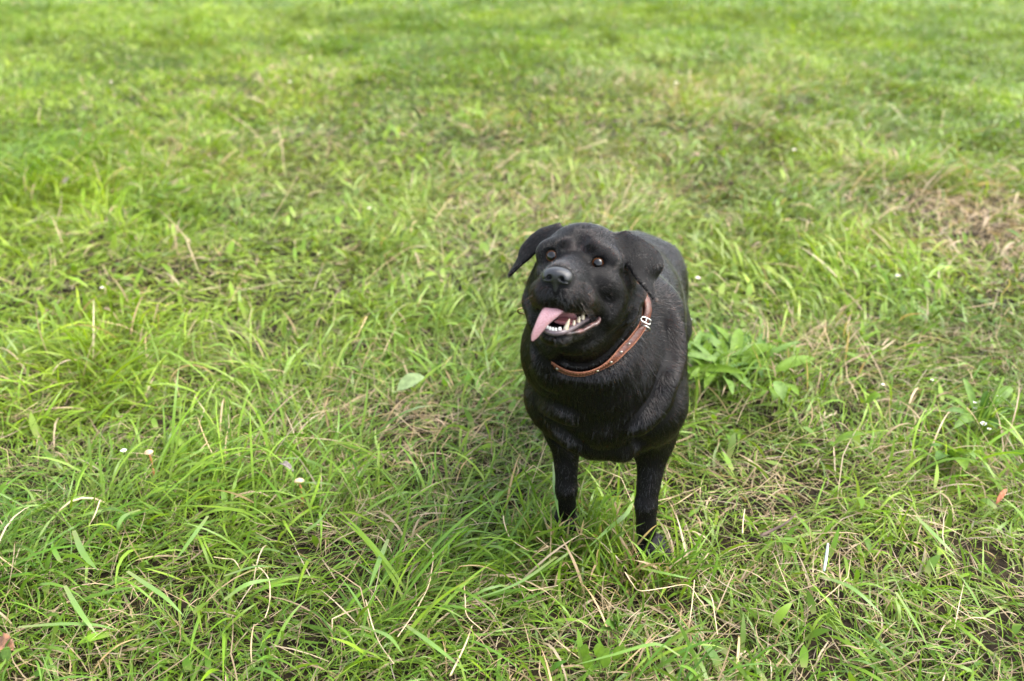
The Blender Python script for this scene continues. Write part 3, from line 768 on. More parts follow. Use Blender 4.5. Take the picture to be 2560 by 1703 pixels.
class Blades:
    def __init__(s): s.V = []; s.L = []; s.S = []; s.C = []; s.n = 0
    def add(s, x, y, az, L, w, th0, curl, drift, tw, colr, S=5, z0=0.0, kink=None, tip=None):
        n = len(x); P = np.zeros((n, S + 1, 3)); T = np.zeros((n, S + 1, 3))
        g = hgt(x, y)
        P[:, 0] = np.stack([x, y, g + z0 - .004], 1)
        ds = L / S
        for i in range(S):
            u = (i + .5) / S
            th = th0 + curl * u ** 1.3
            a = az + drift * u
            if kink is not None:
                m = (i >= kink[0]); th = np.where(m, th + kink[1], th); a = np.where(m, a + kink[2], a)
            t = np.stack([np.sin(th) * np.cos(a), np.sin(th) * np.sin(a), np.cos(th)], 1)
            P[:, i + 1] = P[:, i] + ds[:, None] * t
            fl_ = hgt(P[:, i + 1, 0], P[:, i + 1, 1]) + .006 + .0025 * (i % 3)
            P[:, i + 1, 2] = np.maximum(P[:, i + 1, 2], fl_)
        inside = D.value(P[:, 1:].reshape(-1, 3)).reshape(n, S).min(1) < 0.0015
        P, az, w, tw, colr = P[~inside], az[~inside], w[~inside], tw[~inside], colr[~inside]
        if tip is not None: tip = tip[~inside]
        s.strip(P, az, w, tw, colr, tip)
    def strip(s, P, az, w, tw, colr, tip=None):
        n, S1, _ = P.shape; S = S1 - 1
        if n == 0: return
        T = np.gradient(P, axis=1); T /= np.linalg.norm(T, axis=2)[..., None] + 1e-9
        side = np.stack([-np.sin(az), np.cos(az), 0 * az], 1)[:, None] * np.ones((1, S1, 1))
        side = side - T * (side * T).sum(2)[..., None]; side /= np.linalg.norm(side, axis=2)[..., None] + 1e-9
        nor = np.cross(side, T)
        u = np.linspace(0, 1, S1)[None]
        ang = tw[:, None] * (0.35 + u)
        W = side * np.cos(ang)[..., None] + nor * np.sin(ang)[..., None]
        prof = np.minimum(0.62 + 1.2 * u, 1) * (1 - np.clip((u - .45) / .55, 0, 1) ** 1.8)
        hw = 0.5 * w[:, None] * prof
        A = P + W * hw[..., None]; B = P - W * hw[..., None]
        V = np.zeros((n, 2 * S + 1, 3)); V[:, 0:2 * S:2] = A[:, :S]; V[:, 1:2 * S:2] = B[:, :S]; V[:, 2 * S] = P[:, S]
        base = s.n + np.arange(n)[:, None] * (2 * S + 1)
        q = np.array([[2 * i, 2 * i + 1, 2 * i + 3, 2 * i + 2] for i in range(S - 1)]).ravel()
        t = np.array([2 * S - 2, 2 * S - 1, 2 * S])
        s.L.append((base + np.concatenate([q, t])[None]).ravel())
        s.S.append(np.tile(np.array([4] * (S - 1) + [3]), n))
        cu = np.linspace(0, 1, S1); cc = np.zeros((n, 2 * S + 1, 4)); cc[..., 3] = 1
        full = colr[:, None] * np.ones((1, S1, 1))
        basew = np.clip(1 - cu / .35, 0, 1)[None, :, None] * .55              # blades are paler and yellower at the sheath
        full = full * (1 - basew) + np.array([.30, .28, .11]) * basew
        if tip is not None:
            tw_ = (np.clip((cu - .72) / .28, 0, 1)[None] * tip[:, None])[..., None]
            full = full * (1 - tw_) + np.array([.45, .33, .16]) * tw_
        cc[:, 0:2 * S:2, :3] = full[:, :S]; cc[:, 1:2 * S:2, :3] = full[:, :S]; cc[:, 2 * S, :3] = full[:, S]
        s.V.append(V.reshape(-1, 3)); s.C.append(cc.reshape(-1, 4)); s.n += n * (2 * S + 1)
    def build(s, name, mat):
        return fast_mesh(name, np.concatenate(s.V), np.concatenate(s.L), np.concatenate(s.S), mat, {'tint': ('FLOAT_COLOR', np.concatenate(s.C))})
def spots(n, y0, y1, margin=0.45):
    a, b = .455, .33 + margin
    f0, f1 = a * y0 * y0 / 2 + b * y0, a * y1 * y1 / 2 + b * y1
    t = f0 + (f1 - f0) * rng.random(n)
    y = (-b + np.sqrt(b * b + 2 * a * t)) / a
    x = (rng.random(n) * 2 - 1) * (a * y + b)
    return x, y
GREENS = np.array([[.150, .250, .022], [.105, .215, .032], [.195, .280, .020], [.115, .205, .060], [.085, .185, .022], [.215, .290, .055]])
DRY = np.array([[.51, .39, .26], [.45, .34, .21], [.58, .48, .35], [.42, .29, .17], [.32, .22, .13], [.48, .33, .15]])
def green(n, x, y):
    w = rng.dirichlet(np.ones(6) * .5, n); c = w @ GREENS
    nr = np.clip((2.9 - y) / 1.2, 0, 1)[:, None]; c = c * (1 - nr + nr * np.array([.95, 1.02, 1.20]))
    k = vn2(x, y, .5, 51)[:, None]; fr_ = 1 - nr; c = c * (1 + fr_ * (np.array([1.05, 1.02, 1.0]) - 1)); k2 = vn2(x, y, .17, 52)[:, None]
    c = c * np.array([1.13, 1.10, .55]) * (1 + .16 * k + .20 * k2 * (.4 + .6 * fr_)) * np.array([1.0, 1.0, 1.0]) + np.array([.022, .008, -.004]) * k
    pale = .26 * np.exp(-((x - 0.15 - .1 * (y - 3)) ** 2 / .9 + (y - 3.3) ** 2 / .9)) + .24 * np.exp(-((x - 1.0) ** 2 / 1.2 + (y - 5.2) ** 2 / 1.0)) + .18 * np.clip(vn2(x, y, .7, 53), 0, 1) * fr_[:, 0]
    pale = np.clip(pale, 0, .6)[:, None]; c = c * (1 - pale) + np.array([.30, .32, .135]) * pale
    c = c * (1 - .04 * np.clip((y - 4.2) / 3.0, 0, 1))[:, None]
    return np.clip(c * rng.uniform(.62, 1.22, n)[:, None], .01, .9)
def dry(n):
    return np.clip((rng.dirichlet(np.ones(6) * .4, n) @ DRY) * rng.uniform(.7, 1.15, n)[:, None], .01, .9)
def pick_col(n, x, y, bias=0.0):
    sm = strawmap(x, y); isd = rng.random(n) < np.clip(sm * .8 + bias, 0, .95)
    c = green(n, x, y); c[isd] = dry(isd.sum()); return c, isd
G = Blades()
N_ = lambda n, s=1.0: rng.normal(0, s, n)
def thatch(n, y0, y1, k=1.0):
    x, y = spots(n, y0, y1); kp = rng.random(n) > .75 * gap(x, y); x, y = x[kp], y[kp]; n = len(x); c = dry(n) * (rng.uniform(.25, .95, n) + .35 * strawmap(x, y))[:, None]
    gr = rng.random(n) < .60 - .5 * strawmap(x, y); c[gr] = green(gr.sum(), x[gr], y[gr]) * .8
    sm = strawmap(x, y)
    G.add(x, y, rng.uniform(0, 2 * math.pi, n), rng.uniform(.03, .13, n) * k, rng.uniform(.0011, .0026, n) * k, np.radians(rng.uniform(66, 98, n)), N_(n, .25), N_(n, .5), N_(n, .6), c, 3, rng.uniform(.002, .035, n) + .02 * sm)
def turf(n, y0, y1, l0, l1, w0, w1, k=1.0, S=5, dens=True, comb=.75, up=0.0):
    x, y = spots(n, y0, y1)
    tf = tuft(x, y); sm = strawmap(x, y)
    keep = rng.random(n) < (1 - .60 * sm) * (.62 + .38 * tf) * (1 - .62 * gap(x, y)); x, y, tf, sm = x[keep], y[keep], tf[keep], sm[keep]; n = len(x)
    az = lay(x, y) + N_(n, comb) + np.where(rng.random(n) < .28, N_(n, 2.0), 0)
    L = rng.uniform(l0, l1, n) * (.62 + .90 * tf) * k
    c, isd = pick_col(n, x, y, .03)
    th0 = np.radians(np.clip(rng.uniform(8, 62, n) + 14 * (1 - tf) - up, 2, 85))
    curl = np.radians(rng.uniform(30, 150, n))
    G.add(x, y, az, L, rng.uniform(w0, w1, n) * np.where(isd, .7, 1), th0, curl, N_(n, .55), N_(n, .75), c, S, 0.0, None, (rng.random(n) < .16) * rng.random(n))
def stalks(n, y0, y1, k=1.0):
    x, y = spots(n, y0, y1); S = 6
    G.add(x, y, rng.uniform(0, 2 * math.pi, n), rng.uniform(.07, .24, n) * k, rng.uniform(.0014, .0030, n) * k, np.radians(rng.uniform(30, 85, n)), np.radians(rng.uniform(-10, 60, n)), N_(n, .3), N_(n, .4),
          np.clip(dry(n) * 1.15, 0, .7), S, rng.uniform(0, .04, n), (rng.integers(1, 6, n), np.radians(rng.uniform(-20, 70, n)), N_(n, .8)))
thatch(22000, .75, 2.6); thatch(6000, 2.6, 4.6, 1.4)
turf(62000, .75, 2.6, .045, .110, .0016, .0033, S=4)
turf(16500, .75, 2.6, .09, .215, .0032, .0072, S=7, comb=.6)
stalks(420, .75, 2.6); stalks(220, 2.6, 4.6, 1.3)
turf(78000, 2.6, 4.6, .045, .100, .0024, .0048, S=4)
turf(25000, 2.6, 4.6, .08, .17, .0042, .0082, S=6)
turf(120000, 4.6, 8.0, .045, .092, .0040, .0080, S=3, up=10)
turf(22000, 4.6, 8.0, .07, .14, .0060, .0105, S=4)
turf(52000, 8.0, 15.0, .07, .14, .0080, .0180, S=3, up=10)
def hem(c, n, sx, sy):
    x = c[0] + sx * rng.normal(0, 1, n); y = c[1] - .045 + sy * rng.normal(0, 1, n)
    G.add(x, y, rng.uniform(0, 2 * math.pi, n), rng.uniform(.07, .17, n), rng.uniform(.003, .0062, n), np.radians(rng.uniform(3, 38, n)), np.radians(rng.uniform(15, 80, n)), N_(n, .4), N_(n, .6), pick_col(n, x, y, .08)[0], 5)
hem(LF_FT - np.array([0.015, 0.01, 0]), 260, .050, .030); hem(RF_FT, 420, .060, .045)
hem(gnd(1820, 950) + np.array([.02, .045, 0]), 340, .13, .085)
# the meadow goes on to both sides of what the lens takes in
def flank(n, y0, y1, m, l0, l1, w0, w1, S):
    x, y = spots(n, y0, y1, m); kp = np.abs(x) > .455 * y + .33 + .38; x, y = x[kp], y[kp]; n = len(x); tf = tuft(x, y); c, isd = pick_col(n, x, y, .04)
    G.add(x, y, lay(x, y) + N_(n, .9), rng.uniform(l0, l1, n) * (.7 + .8 * tf), rng.uniform(w0, w1, n), np.radians(rng.uniform(15, 65, n)), np.radians(rng.uniform(30, 130, n)), N_(n, .5), N_(n, .7), c, S)
flank(60000, -.2, 2.6, 2.6, .06, .16, .0030, .0064, 4); flank(52000, 2.6, 8.0, 3.0, .07, .16, .0060, .0110, 3)
# long single blades one can follow in the photograph
HERO = [([(162, 1464), (184, 1505), (214, 1550), (243, 1588)], 12, .10), ([(45, 1568), (148, 1560), (237, 1562), (297, 1577)], 10, .09), ([(318, 1428), (371, 1464), (416, 1496), (463, 1544)], 12, .11),
        ([(350, 1274), (312, 1289), (297, 1312), (291, 1336)], 10, .10), ([(184, 1327), (208, 1384), (246, 1428)], 13, .10), ([(970, 1348), (946, 1407), (920, 1476)], 12, .10),
        ([(1392, 1392), (1310, 1450), (1234, 1482), (1116, 1517)], 11, .09), ([(1384, 1155), (1388, 1227), (1398, 1300)], 9, .12), ([(1584, 1240), (1570, 1280), (1522, 1322), (1467, 1372)], 10, .09),
        ([(1602, 1420), (1675, 1436), (1732, 1448)], 10, .08), ([(1700, 1640), (1640, 1610), (1540, 1635), (1430, 1665)], 10, .09), ([(560, 1440), (640, 1416), (700, 1420)], 9, .10), ([(560, 1500), (620, 1460), (700, 1446)], 10, .09),
        ([(520, 1290), (480, 1345), (440, 1400)], 11, .09), ([(2290, 1290), (2340, 1340), (2390, 1390)], 10, .08), ([(2050, 1440), (2130, 1470), (2210, 1540)], 11, .08), ([(1010, 1560), (1080, 1610), (1180, 1690)], 12, .09),
        ([(900, 1565), (970, 1590), (1010, 1640)], 12, .09), ([(2240, 1480), (2290, 1560), (2330, 1640)], 10, .08), ([(760, 1330), (800, 1300), (840, 1240)], 9, .09)]
for pl, wpx, z in HERO:
    P = [gnd(a, b, z * (.45 + .55 * math.sin(math.pi * (.2 + .6 * i / (len(pl) - 1))))) for i, (a, b) in enumerate(pl)]
    P = spline(P, 10)[None]
    dd = P[0, -1] - P[0, 0]
    dist = np.linalg.norm(P[0, 5] - CC)
    G.strip(P, np.array([math.atan2(dd[1], dd[0])]), np.array([wpx / 2489 * dist * 1.05]), np.array([rng.normal(0, .3)]), np.array([[.15, .26, .055]]) * rng.uniform(.9, 1.15))

def leaf_shader(name, attr=True, color=(.1, .2, .03), rough=.36, trans=.32):
    m, n, b = new_mat(name)
    out = n.nodes['Material Output']
    if attr:
        a = n.nodes.new('ShaderNodeAttribute'); a.attribute_name = 'tint'; csock = a.outputs['Color']
    else:
        tc = n.nodes.new('ShaderNodeTexCoord'); nz = n.nodes.new('ShaderNodeTexNoise'); nz.inputs['Scale'].default_value = 90
        n.links.new(tc.outputs['Object'], nz.inputs['Vector'])
        r = n.nodes.new('ShaderNodeValToRGB'); r.color_ramp.elements[0].position = .3; r.color_ramp.elements[1].position = .7
        r.color_ramp.elements[0].color = (*[c * .75 for c in color], 1); r.color_ramp.elements[1].color = (*[c * 1.2 for c in color], 1)
        n.links.new(nz.outputs['Fac'], r.inputs['Fac']); csock = r.outputs[0]
    n.links.new(csock, b.inputs['Base Color'])
    b.inputs['Roughness'].default_value = rough; b.inputs['Specular IOR Level'].default_value = .32
    t = n.nodes.new('ShaderNodeBsdfTranslucent')
    g = n.nodes.new('ShaderNodeMix'); g.data_type = 'RGBA'; g.blend_type = 'MULTIPLY'; g.inputs['Factor'].default_value = 1.0
    n.links.new(csock, g.inputs['A']); g.inputs['B'].default_value = (1.25, 1.25, .55, 1)
    n.links.new(g.outputs['Result'], t.inputs['Color'])
    mx = n.nodes.new('ShaderNodeMixShader'); mx.inputs[0].default_value = trans
    n.links.new(b.outputs[0], mx.inputs[1]); n.links.new(t.outputs[0], mx.inputs[2]); n.links.new(mx.outputs[0], out.inputs['Surface'])
    return m
m_grass = leaf_shader('grass_blades')
grass = G.build('grass', m_grass); tag(grass, kind='stuff')
# small broad leaves of clover, plantain and dandelion growing all through the turf
G2 = Blades()
for n, y0, y1, k in ((1500, .75, 2.6, 1.0), (3200, 2.6, 4.6, 1.15), (1500, 4.6, 8.0, 1.3)):
    x, y = spots(n, y0, y1)
    kp = (rng.random(n) < np.clip(.35 + .8 * vn2(x, y, .3, 71) + .9 * np.exp(-((x - .75) ** 2 / .25 + (y - 2.2) ** 2 / .35)), 0, 1) * (1 - strawmap(x, y))); x, y = x[kp], y[kp]; n = len(x)
    c = (green(n, x, y) * np.array([.86, .92, .7])) * rng.uniform(.75, 1.1, n)[:, None]
    G2.add(x, y, rng.uniform(0, 2 * math.pi, n), rng.uniform(.035, .075, n) * k, rng.uniform(.009, .018, n) * k, np.radians(rng.uniform(15, 70, n)), np.radians(rng.uniform(10, 70, n)), N_(n, .3), N_(n, .35), c, 5, rng.uniform(.012, .04, n))
tag(G2.build('broadleaf_ground_cover', leaf_shader('small_broad_leaves', True, rough=.5, trans=.32)), kind='stuff')

# ground under the grass: soil and thatch, reaching to the horizon
xs = np.concatenate([-np.geomspace(900, 8, 16), np.linspace(-7.5, 7.5, 151), np.geomspace(8, 900, 16)])
ys = np.concatenate([-np.geomspace(600, 1.5, 12), np.linspace(-1, 16, 171), np.geomspace(17, 1500, 18)])
XX, YY = np.meshgrid(xs, ys, indexing='ij')
ZZ = hgt(XX, YY) * np.clip(1 - (np.hypot(XX, YY) - 14) / 10, 0, 1)
nx, ny = XX.shape
I = np.arange(nx * ny).reshape(nx, ny)
Q = np.stack([I[:-1, :-1], I[1:, :-1], I[1:, 1:], I[:-1, 1:]], -1).reshape(-1, 4)
m_soil, n, b = new_mat('soil_and_thatch')
tc = n.nodes.new('ShaderNodeTexCoord')
nz = n.nodes.new('ShaderNodeTexNoise'); nz.inputs['Scale'].default_value = 40; nz.inputs['Detail'].default_value = 8
n.links.new(tc.outputs['Object'], nz.inputs['Vector'])
r1 = n.nodes.new('ShaderNodeValToRGB'); e = r1.color_ramp.elements
e[0].position = .35; e[0].color = (.010, .007, .004, 1); e[1].position = .7; e[1].color = (.035, .025, .012, 1)
n.links.new(nz.outputs['Fac'], r1.inputs['Fac'])
nz2 = n.nodes.new('ShaderNodeTexNoise'); nz2.inputs['Scale'].default_value = 6; nz2.inputs['Detail'].default_value = 10
n.links.new(tc.outputs['Object'], nz2.inputs['Vector'])
r2 = n.nodes.new('ShaderNodeValToRGB'); e = r2.color_ramp.elements
e[0].position = .35; e[0].color = (.055, .10, .016, 1); e[1].position = .7; e[1].color = (.12, .17, .04, 1)
n.links.new(nz2.outputs['Fac'], r2.inputs['Fac'])
vd = n.nodes.new('ShaderNodeVectorMath'); vd.operation = 'DISTANCE'; n.links.new(tc.outputs['Object'], vd.inputs[0]); vd.inputs[1].default_value = (0.2, 2.0, 0)
mr = n.nodes.new('ShaderNodeMapRange'); mr.inputs['From Min'].default_value = 2.2; mr.inputs['From Max'].default_value = 7
n.links.new(vd.outputs['Value'], mr.inputs['Value'])
mx = n.nodes.new('ShaderNodeMix'); mx.data_type = 'RGBA'
n.links.new(mr.outputs[0], mx.inputs['Factor']); n.links.new(r1.outputs[0], mx.inputs['A']); n.links.new(r2.outputs[0], mx.inputs['B'])
n.links.new(mx.outputs['Result'], b.inputs['Base Color']); b.inputs['Roughness'].default_value = .9; b.inputs['Specular IOR Level'].default_value = .15
bm_ = n.nodes.new('ShaderNodeBump'); bm_.inputs['Strength'].default_value = .8; bm_.inputs['Distance'].default_value = .02
n.links.new(nz.outputs['Fac'], bm_.inputs['Height']); n.links.new(bm_.outputs[0], b.inputs['Normal'])
ground = fast_mesh('ground', np.stack([XX, YY, ZZ], -1).reshape(-1, 3), Q.ravel(), np.full(len(Q), 4), m_soil)
tag(ground, kind='structure')
# ------------------------------------------------------------------ weeds, flowers and litter in the grass
m_broad = leaf_shader('broad_leaf', False, (.120, .215, .012), .55, .35)
m_broad2 = leaf_shader('pale_broad_leaf', False, (.120, .210, .035), .55, .30)
m_broad3 = leaf_shader('dark_broad_leaf', False, (.075, .155, .020), .55, .30)
m_pale = leaf_shader('pale_leaf', False, (.24, .32, .14), .45, .30)
m_stem = leaf_shader('green_stem', False, (.13, .21, .04), .5, .15)
def thing(name, loc, label, cat, group=None):
    o = bpy.data.objects.new(name, None); col.objects.link(o); o.location = loc
    o.empty_display_size = .02
    return tag(o, label, cat, group)
def kid(name, V, F, mat, root):
    o = mesh_obj(name, np.asarray(V) - np.array(root.location), F, mat, root); return o
def leaf_geo(a, b, w_, rise=.03, n=9, shape=1.0, fold=.25, wave=.0, petiole=.12, roll=0.0):
    """a leaf from a to b, arching by rise, folded along its midrib"""
    a, b = np.asarray(a, float), np.asarray(b, float)
    w = .80 * w_; roll = roll + rng.normal(0, .3); a = a - [0, 0, .004]; b = b + [0, 0, .014]
    u = np.linspace(0, 1, n)
    C = a + (b - a) * u[:, None] + np.array([0, 0, 1]) * (rise * 4 * u * (1 - u))[:, None]
    T = np.gradient(C, axis=0); T /= np.linalg.norm(T, axis=1)[:, None]
    s = np.cross(T, [0, 0, 1.]); s /= np.linalg.norm(s, axis=1)[:, None] + 1e-9; N = np.cross(s, T)
    s, N = s * math.cos(roll) + N * math.sin(roll), N * math.cos(roll) - s * math.sin(roll)
    v = np.clip((u - petiole) / (1 - petiole), 0, 1)
    hw = .5 * w * (np.sin(math.pi * v ** shape) ** .8) + .0012
    hw[-1] = .0003
    V, F = [], []
    for i in range(n):
        wv = wave * math.sin(i * 2.1)
        for k, q in enumerate((-1, -.5, 0, .5, 1)):
            V.append(C[i] + s[i] * hw[i] * q + N[i] * (fold * hw[i] * abs(q) + wv * hw[i] * q))
    for i in range(n - 1):
        for k in range(4): F.append((i * 5 + k, i * 5 + k + 1, i * 5 + k + 6, i * 5 + k + 5))
    m = len(V)                                              # midrib under the blade
    return np.array(V), F
def pg(x, y, z): return gnd(x, y, z)
# big rosette of broad leaves beside the dog's flank
w = thing('broadleaf_weed', gnd(1820, 950), 'large clump of broad pointed leaves beside the dog\'s flank', 'weed')
RT = gnd(1815, 945)
for (x, y, z, wd, rise, mat) in ((1778, 818, .10, .040, .01, m_broad), (1848, 832, .09, .040, .02, m_broad), (1741, 842, .09, .030, .02, m_broad2), (1940, 878, .085, .045, .02, m_broad), (1742, 905, .05, .028, .02, m_broad2),
                                 (1860, 905, .07, .036, .02, m_broad), (1760, 985, .05, .034, .02, m_broad), (1830, 1000, .05, .034, .02, m_broad2), (1880, 990, .05, .035, .02, m_broad2), (1720, 960, .04, .030, .02, m_broad),
                                 (1800, 858, .08, .034, .01, m_broad), (1905, 960, .05, .028, .02, m_broad3), (1700, 880, .06, .03, .02, m_broad3), (1765, 870, .075, .034, .02, m_broad)):
    V, F = leaf_geo(RT + rng.normal(0, .028, 3) * [1.4, 1, 0] + [0, 0, .03], pg(x, y, z * .8), wd, rise, 10, .9, .2, .06)
    kid('leaf', V, F, mat, w)
for k in range(38):                                        # the smaller, lower leaves of the clump
    t = rng.uniform(0, 2 * math.pi); r_ = rng.uniform(.04, .16)
    p = RT + [r_ * 1.3 * math.cos(t) + .02, r_ * math.sin(t), rng.uniform(.035, .08)]
    V, F = leaf_geo(RT + rng.normal(0, .045, 3) * [1.4, 1, 0] + [0, 0, .025], p, rng.uniform(.016, .032), .02, 9, .95, .3, .05)
    kid('leaf', V, F, (m_broad, m_broad2, m_broad3)[k % 3], w)
w = thing('broadleaf_weed', gnd(1925, 965), 'long bright green leaf reaching right out of the big leaf clump', 'weed')
for a, b, wd in (((1916, 940), (2035, 906), .042), ((1945, 960), (1995, 1000), .028), ((1930, 965), (1935, 1015), .034)):
    V, F = leaf_geo(pg(*a, .055), pg(*b, .06), wd, .012, 10, 1.0, .22, .05); kid('leaf', V, F, m_broad, w)
w = thing('broadleaf_weed', gnd(2440, 1095), 'upright weed with grey green leaves and tiny white florets at right', 'weed')
RT = gnd(2440, 1092)
for (x, y, z, wd, rise, mat) in ((2405, 955, .11, .022, .01, m_broad2), (2440, 1030, .08, .026, .02, m_broad2), (2530, 985, .09, .030, .03, m_broad2), (2465, 990, .10, .022, .02, m_broad3), (2545, 1050, .07, .028, .03, m_broad3),
                                 (2380, 1085, .06, .024, .03, m_broad2), (2350, 1000, .07, .016, .02, m_broad), (2490, 1085, .05, .03, .02, m_broad3), (2500, 1020, .08, .02, .03, m_broad3), (2360, 1040, .07, .018, .02, m_broad3)):
    V, F = leaf_geo(RT + [0, 0, .03], pg(x, y, z), wd, rise, 9, 1.1, .3, .04); kid('leaf', V, F, mat, w)
V, F = tube(spline([RT, pg(2462, 1060, .06), pg(2490, 985, .11), pg(2508, 945, .13)], 14), np.linspace(.0042, .0034, 14), 7); kid('stem', V, F, m_broad, w)
w = thing('broadleaf_weed', gnd(2370, 1170), 'dark green leaf cluster below the upright weed at right', 'weed')
for (x, y, z, wd, rise, mat) in ((2335, 1165, .05, .036, .02, m_broad3), (2362, 1120, .07, .038, .01, m_broad3), (2435, 1160, .06, .036, .02, m_broad2), (2410, 1190, .05, .034, .02, m_broad), (2320, 1130, .05, .03, .02, m_broad3)):
    V, F = leaf_geo(gnd(2372, 1178) + [0, 0, .03], pg(x, y, z), wd, rise, 9, .9, .2, .05); kid('leaf', V, F, mat, w)
for label, a, b, wd, mat in (('lone bright leaf lying in the straw right of the big clump', (2075, 1112), (2160, 1098), .040, m_broad), ('lone pale leaf standing between two straw patches right of the clump', (1960, 1005), (1936, 965), .040, m_broad2),
                             ('pale green leaf lying flat left of the dog\'s chest', (985, 980), (1062, 955), .050, m_pale), ('small bright leaf right of the dog, above the dark leaf cluster', (2160, 1012), (2200, 1000), .024, m_broad)):
    c = gnd(*a); w = thing('broadleaf_weed', c, label, 'weed')
    V, F = leaf_geo(pg(*a, .08), pg(*b, .095), wd, .01, 10, .9, .2, .05); kid('leaf', V, F, mat, w)
    V, F = tube(spline([c, .5 * (c + pg(*a, .06)) + [.004, 0, 0], pg(*a, .06)], 6), .0016, 6); kid('stem', V, F, m_stem, w)
# seedling with toothed leaves and two rounded leaf tufts at the lower edge
w = thing('seedling', gnd(1545, 1605), 'three-leaved seedling in the dry straw in front of the dog', 'weed')
for (x, y, z, wd) in ((1525, 1548, .055, .020), (1498, 1592, .04, .018), (1565, 1580, .045, .018), (1512, 1572, .05, .024), (1540, 1535, .065, .012)):
    V, F = leaf_geo(gnd(1546, 1603) + [0, 0, .02], pg(x, y, z), wd, .008, 11, .9, .2, .22); kid('leaf', V, F, m_broad3 if wd > .019 else m_broad2, w)
V, F = tube(spline([gnd(1548, 1640), pg(1547, 1620, .015), pg(1546, 1603, .03)], 6), .0024, 6); kid('stem', V, F, m_stem, w)
for (px, py), lab in (((1485, 1705), 'rounded clover-like leaf tuft at the lower edge, left one'), ((1525, 1700), 'rounded clover-like leaf tuft at the lower edge, right one'), ((42, 1695), 'single round pale leaf in the lower left corner')):
    c = gnd(px, py); w = thing('round_leaf_weed', c, lab, 'weed')
    for k in range(1 if px < 100 else 3):
        t = k * 2.1 + px; r_ = .014 if px > 100 else .004
        p = c + [r_ * math.cos(t), r_ * math.sin(t) + .004, .045]
        V, F = leaf_geo(p - [.010, 0, .002], p + [.012 * math.cos(t), .014, .002], .022 if px > 100 else .026, .002, 9, .9, .12, .0, .02); kid('leaf', V, F, m_broad if px > 100 else m_broad2, w)
        V, F = tube(spline([c, .5 * (c + p) + [.003, 0, 0], p - [.008, 0, .003]], 6), .001, 5); kid('stem', V, F, m_stem, w)
# daisies and clover heads: small white flowers
m_white = simple_mat('white_petal', (.78, .77, .74), .6)
m_yel = simple_mat('flower_eye', (.62, .42, .05), .7)
m_pinkw = simple_mat('pinkish_white_petal', (.74, .60, .55), .6)
proto = None
def flower(px, py, z, size, label, pink=False):
    p = gnd(px, py, z); g0 = np.array([p[0], p[1], float(hgt(p[0], p[1]))])
    t = thing('white_flower', g0, label, 'flower', 'small white flowers in the grass')
    V, F = [], []
    np_ = 13
    for k in range(np_):
        a = 2 * math.pi * k / np_ + rng.normal(0, .08); r0, r1 = .25 * size, size * rng.uniform(.9, 1.05); h = math.pi / np_ * .9
        up_ = rng.uniform(.05, .35) * size
        b0 = len(V)
        for rr, aa, zz in ((r0, a - h * .6, 0), (r0, a + h * .6, 0), (r1 * .8, a + h, up_ * .8), (r1, a, up_), (r1 * .8, a - h, up_ * .8)):
            V.append(p + [rr * math.cos(aa), rr * math.sin(aa), zz])
        F.append((b0, b0 + 1, b0 + 2, b0 + 3, b0 + 4))
    o = kid('petals', V, F, m_pinkw if pink else m_white, t)
    V, F = ball(.34 * size, .34 * size, .22 * size, 10, 6); kid('flower_eye', V + p + [0, 0, .05 * size], F, m_yel if not pink else m_pinkw, t)
    V, F = tube(spline([g0, .5 * (g0 + p) + [.004, .003, 0], p - [0, 0, .001]], 6), .0009, 5); kid('stem', V, F, m_stem, t)
for px, py, z, s, lab, pk in (
    (925, 521, .06, .0085, 'bright white flower left of and above the dog\'s ear tip', 0), (725, 205, .06, .011, 'blurred white flower in the far grass left of centre', 0), (255, 720, .06, .007, 'white flower beside the pale straw patch at left', 0),
    (1985, 375, .07, .0105, 'white flower in the middle distance right of the dog', 0), (2245, 690, .06, .0085, 'white flower right of the dog, below the bare straw patch', 0), (1972, 18, .07, .013, 'faint white flower at the upper edge right of centre', 0),
    (1692, 207, .06, .012, 'blurred white flower beyond the dog\'s back', 0), (278, 205, .06, .011, 'pinkish flower far back at upper left', 1), (1745, 695, .06, .009, 'pinkish white flower just right of the dog\'s rump', 1),
    (2437, 1007, .09, .0045, 'small floret left of the upright weed, upper of two', 0), (2438, 1021, .085, .0045, 'small floret left of the upright weed, lower of two', 0), (2459, 1060, .07, .0085, 'largest white floret at the foot of the upright weed', 0),
    (2473, 1073, .06, .0055, 'small floret touching the stem of the upright weed', 0), (2496, 990, .10, .005, 'small floret high on the upright weed', 0), (2330, 950, .08, .0045, 'tiny floret above and left of the upright weed', 0),
    (310, 1127, .07, .0075, 'white flower beside the tiny mushroom at left', 0), (2208, 962, .06, .0055, 'tiny white flower between the leaf clump and the upright weed', 0), (1722, 800, .07, .009, 'white flower against the dog\'s side above the leaf clump', 0)):
    flower(px, py, z, s, lab, pk)
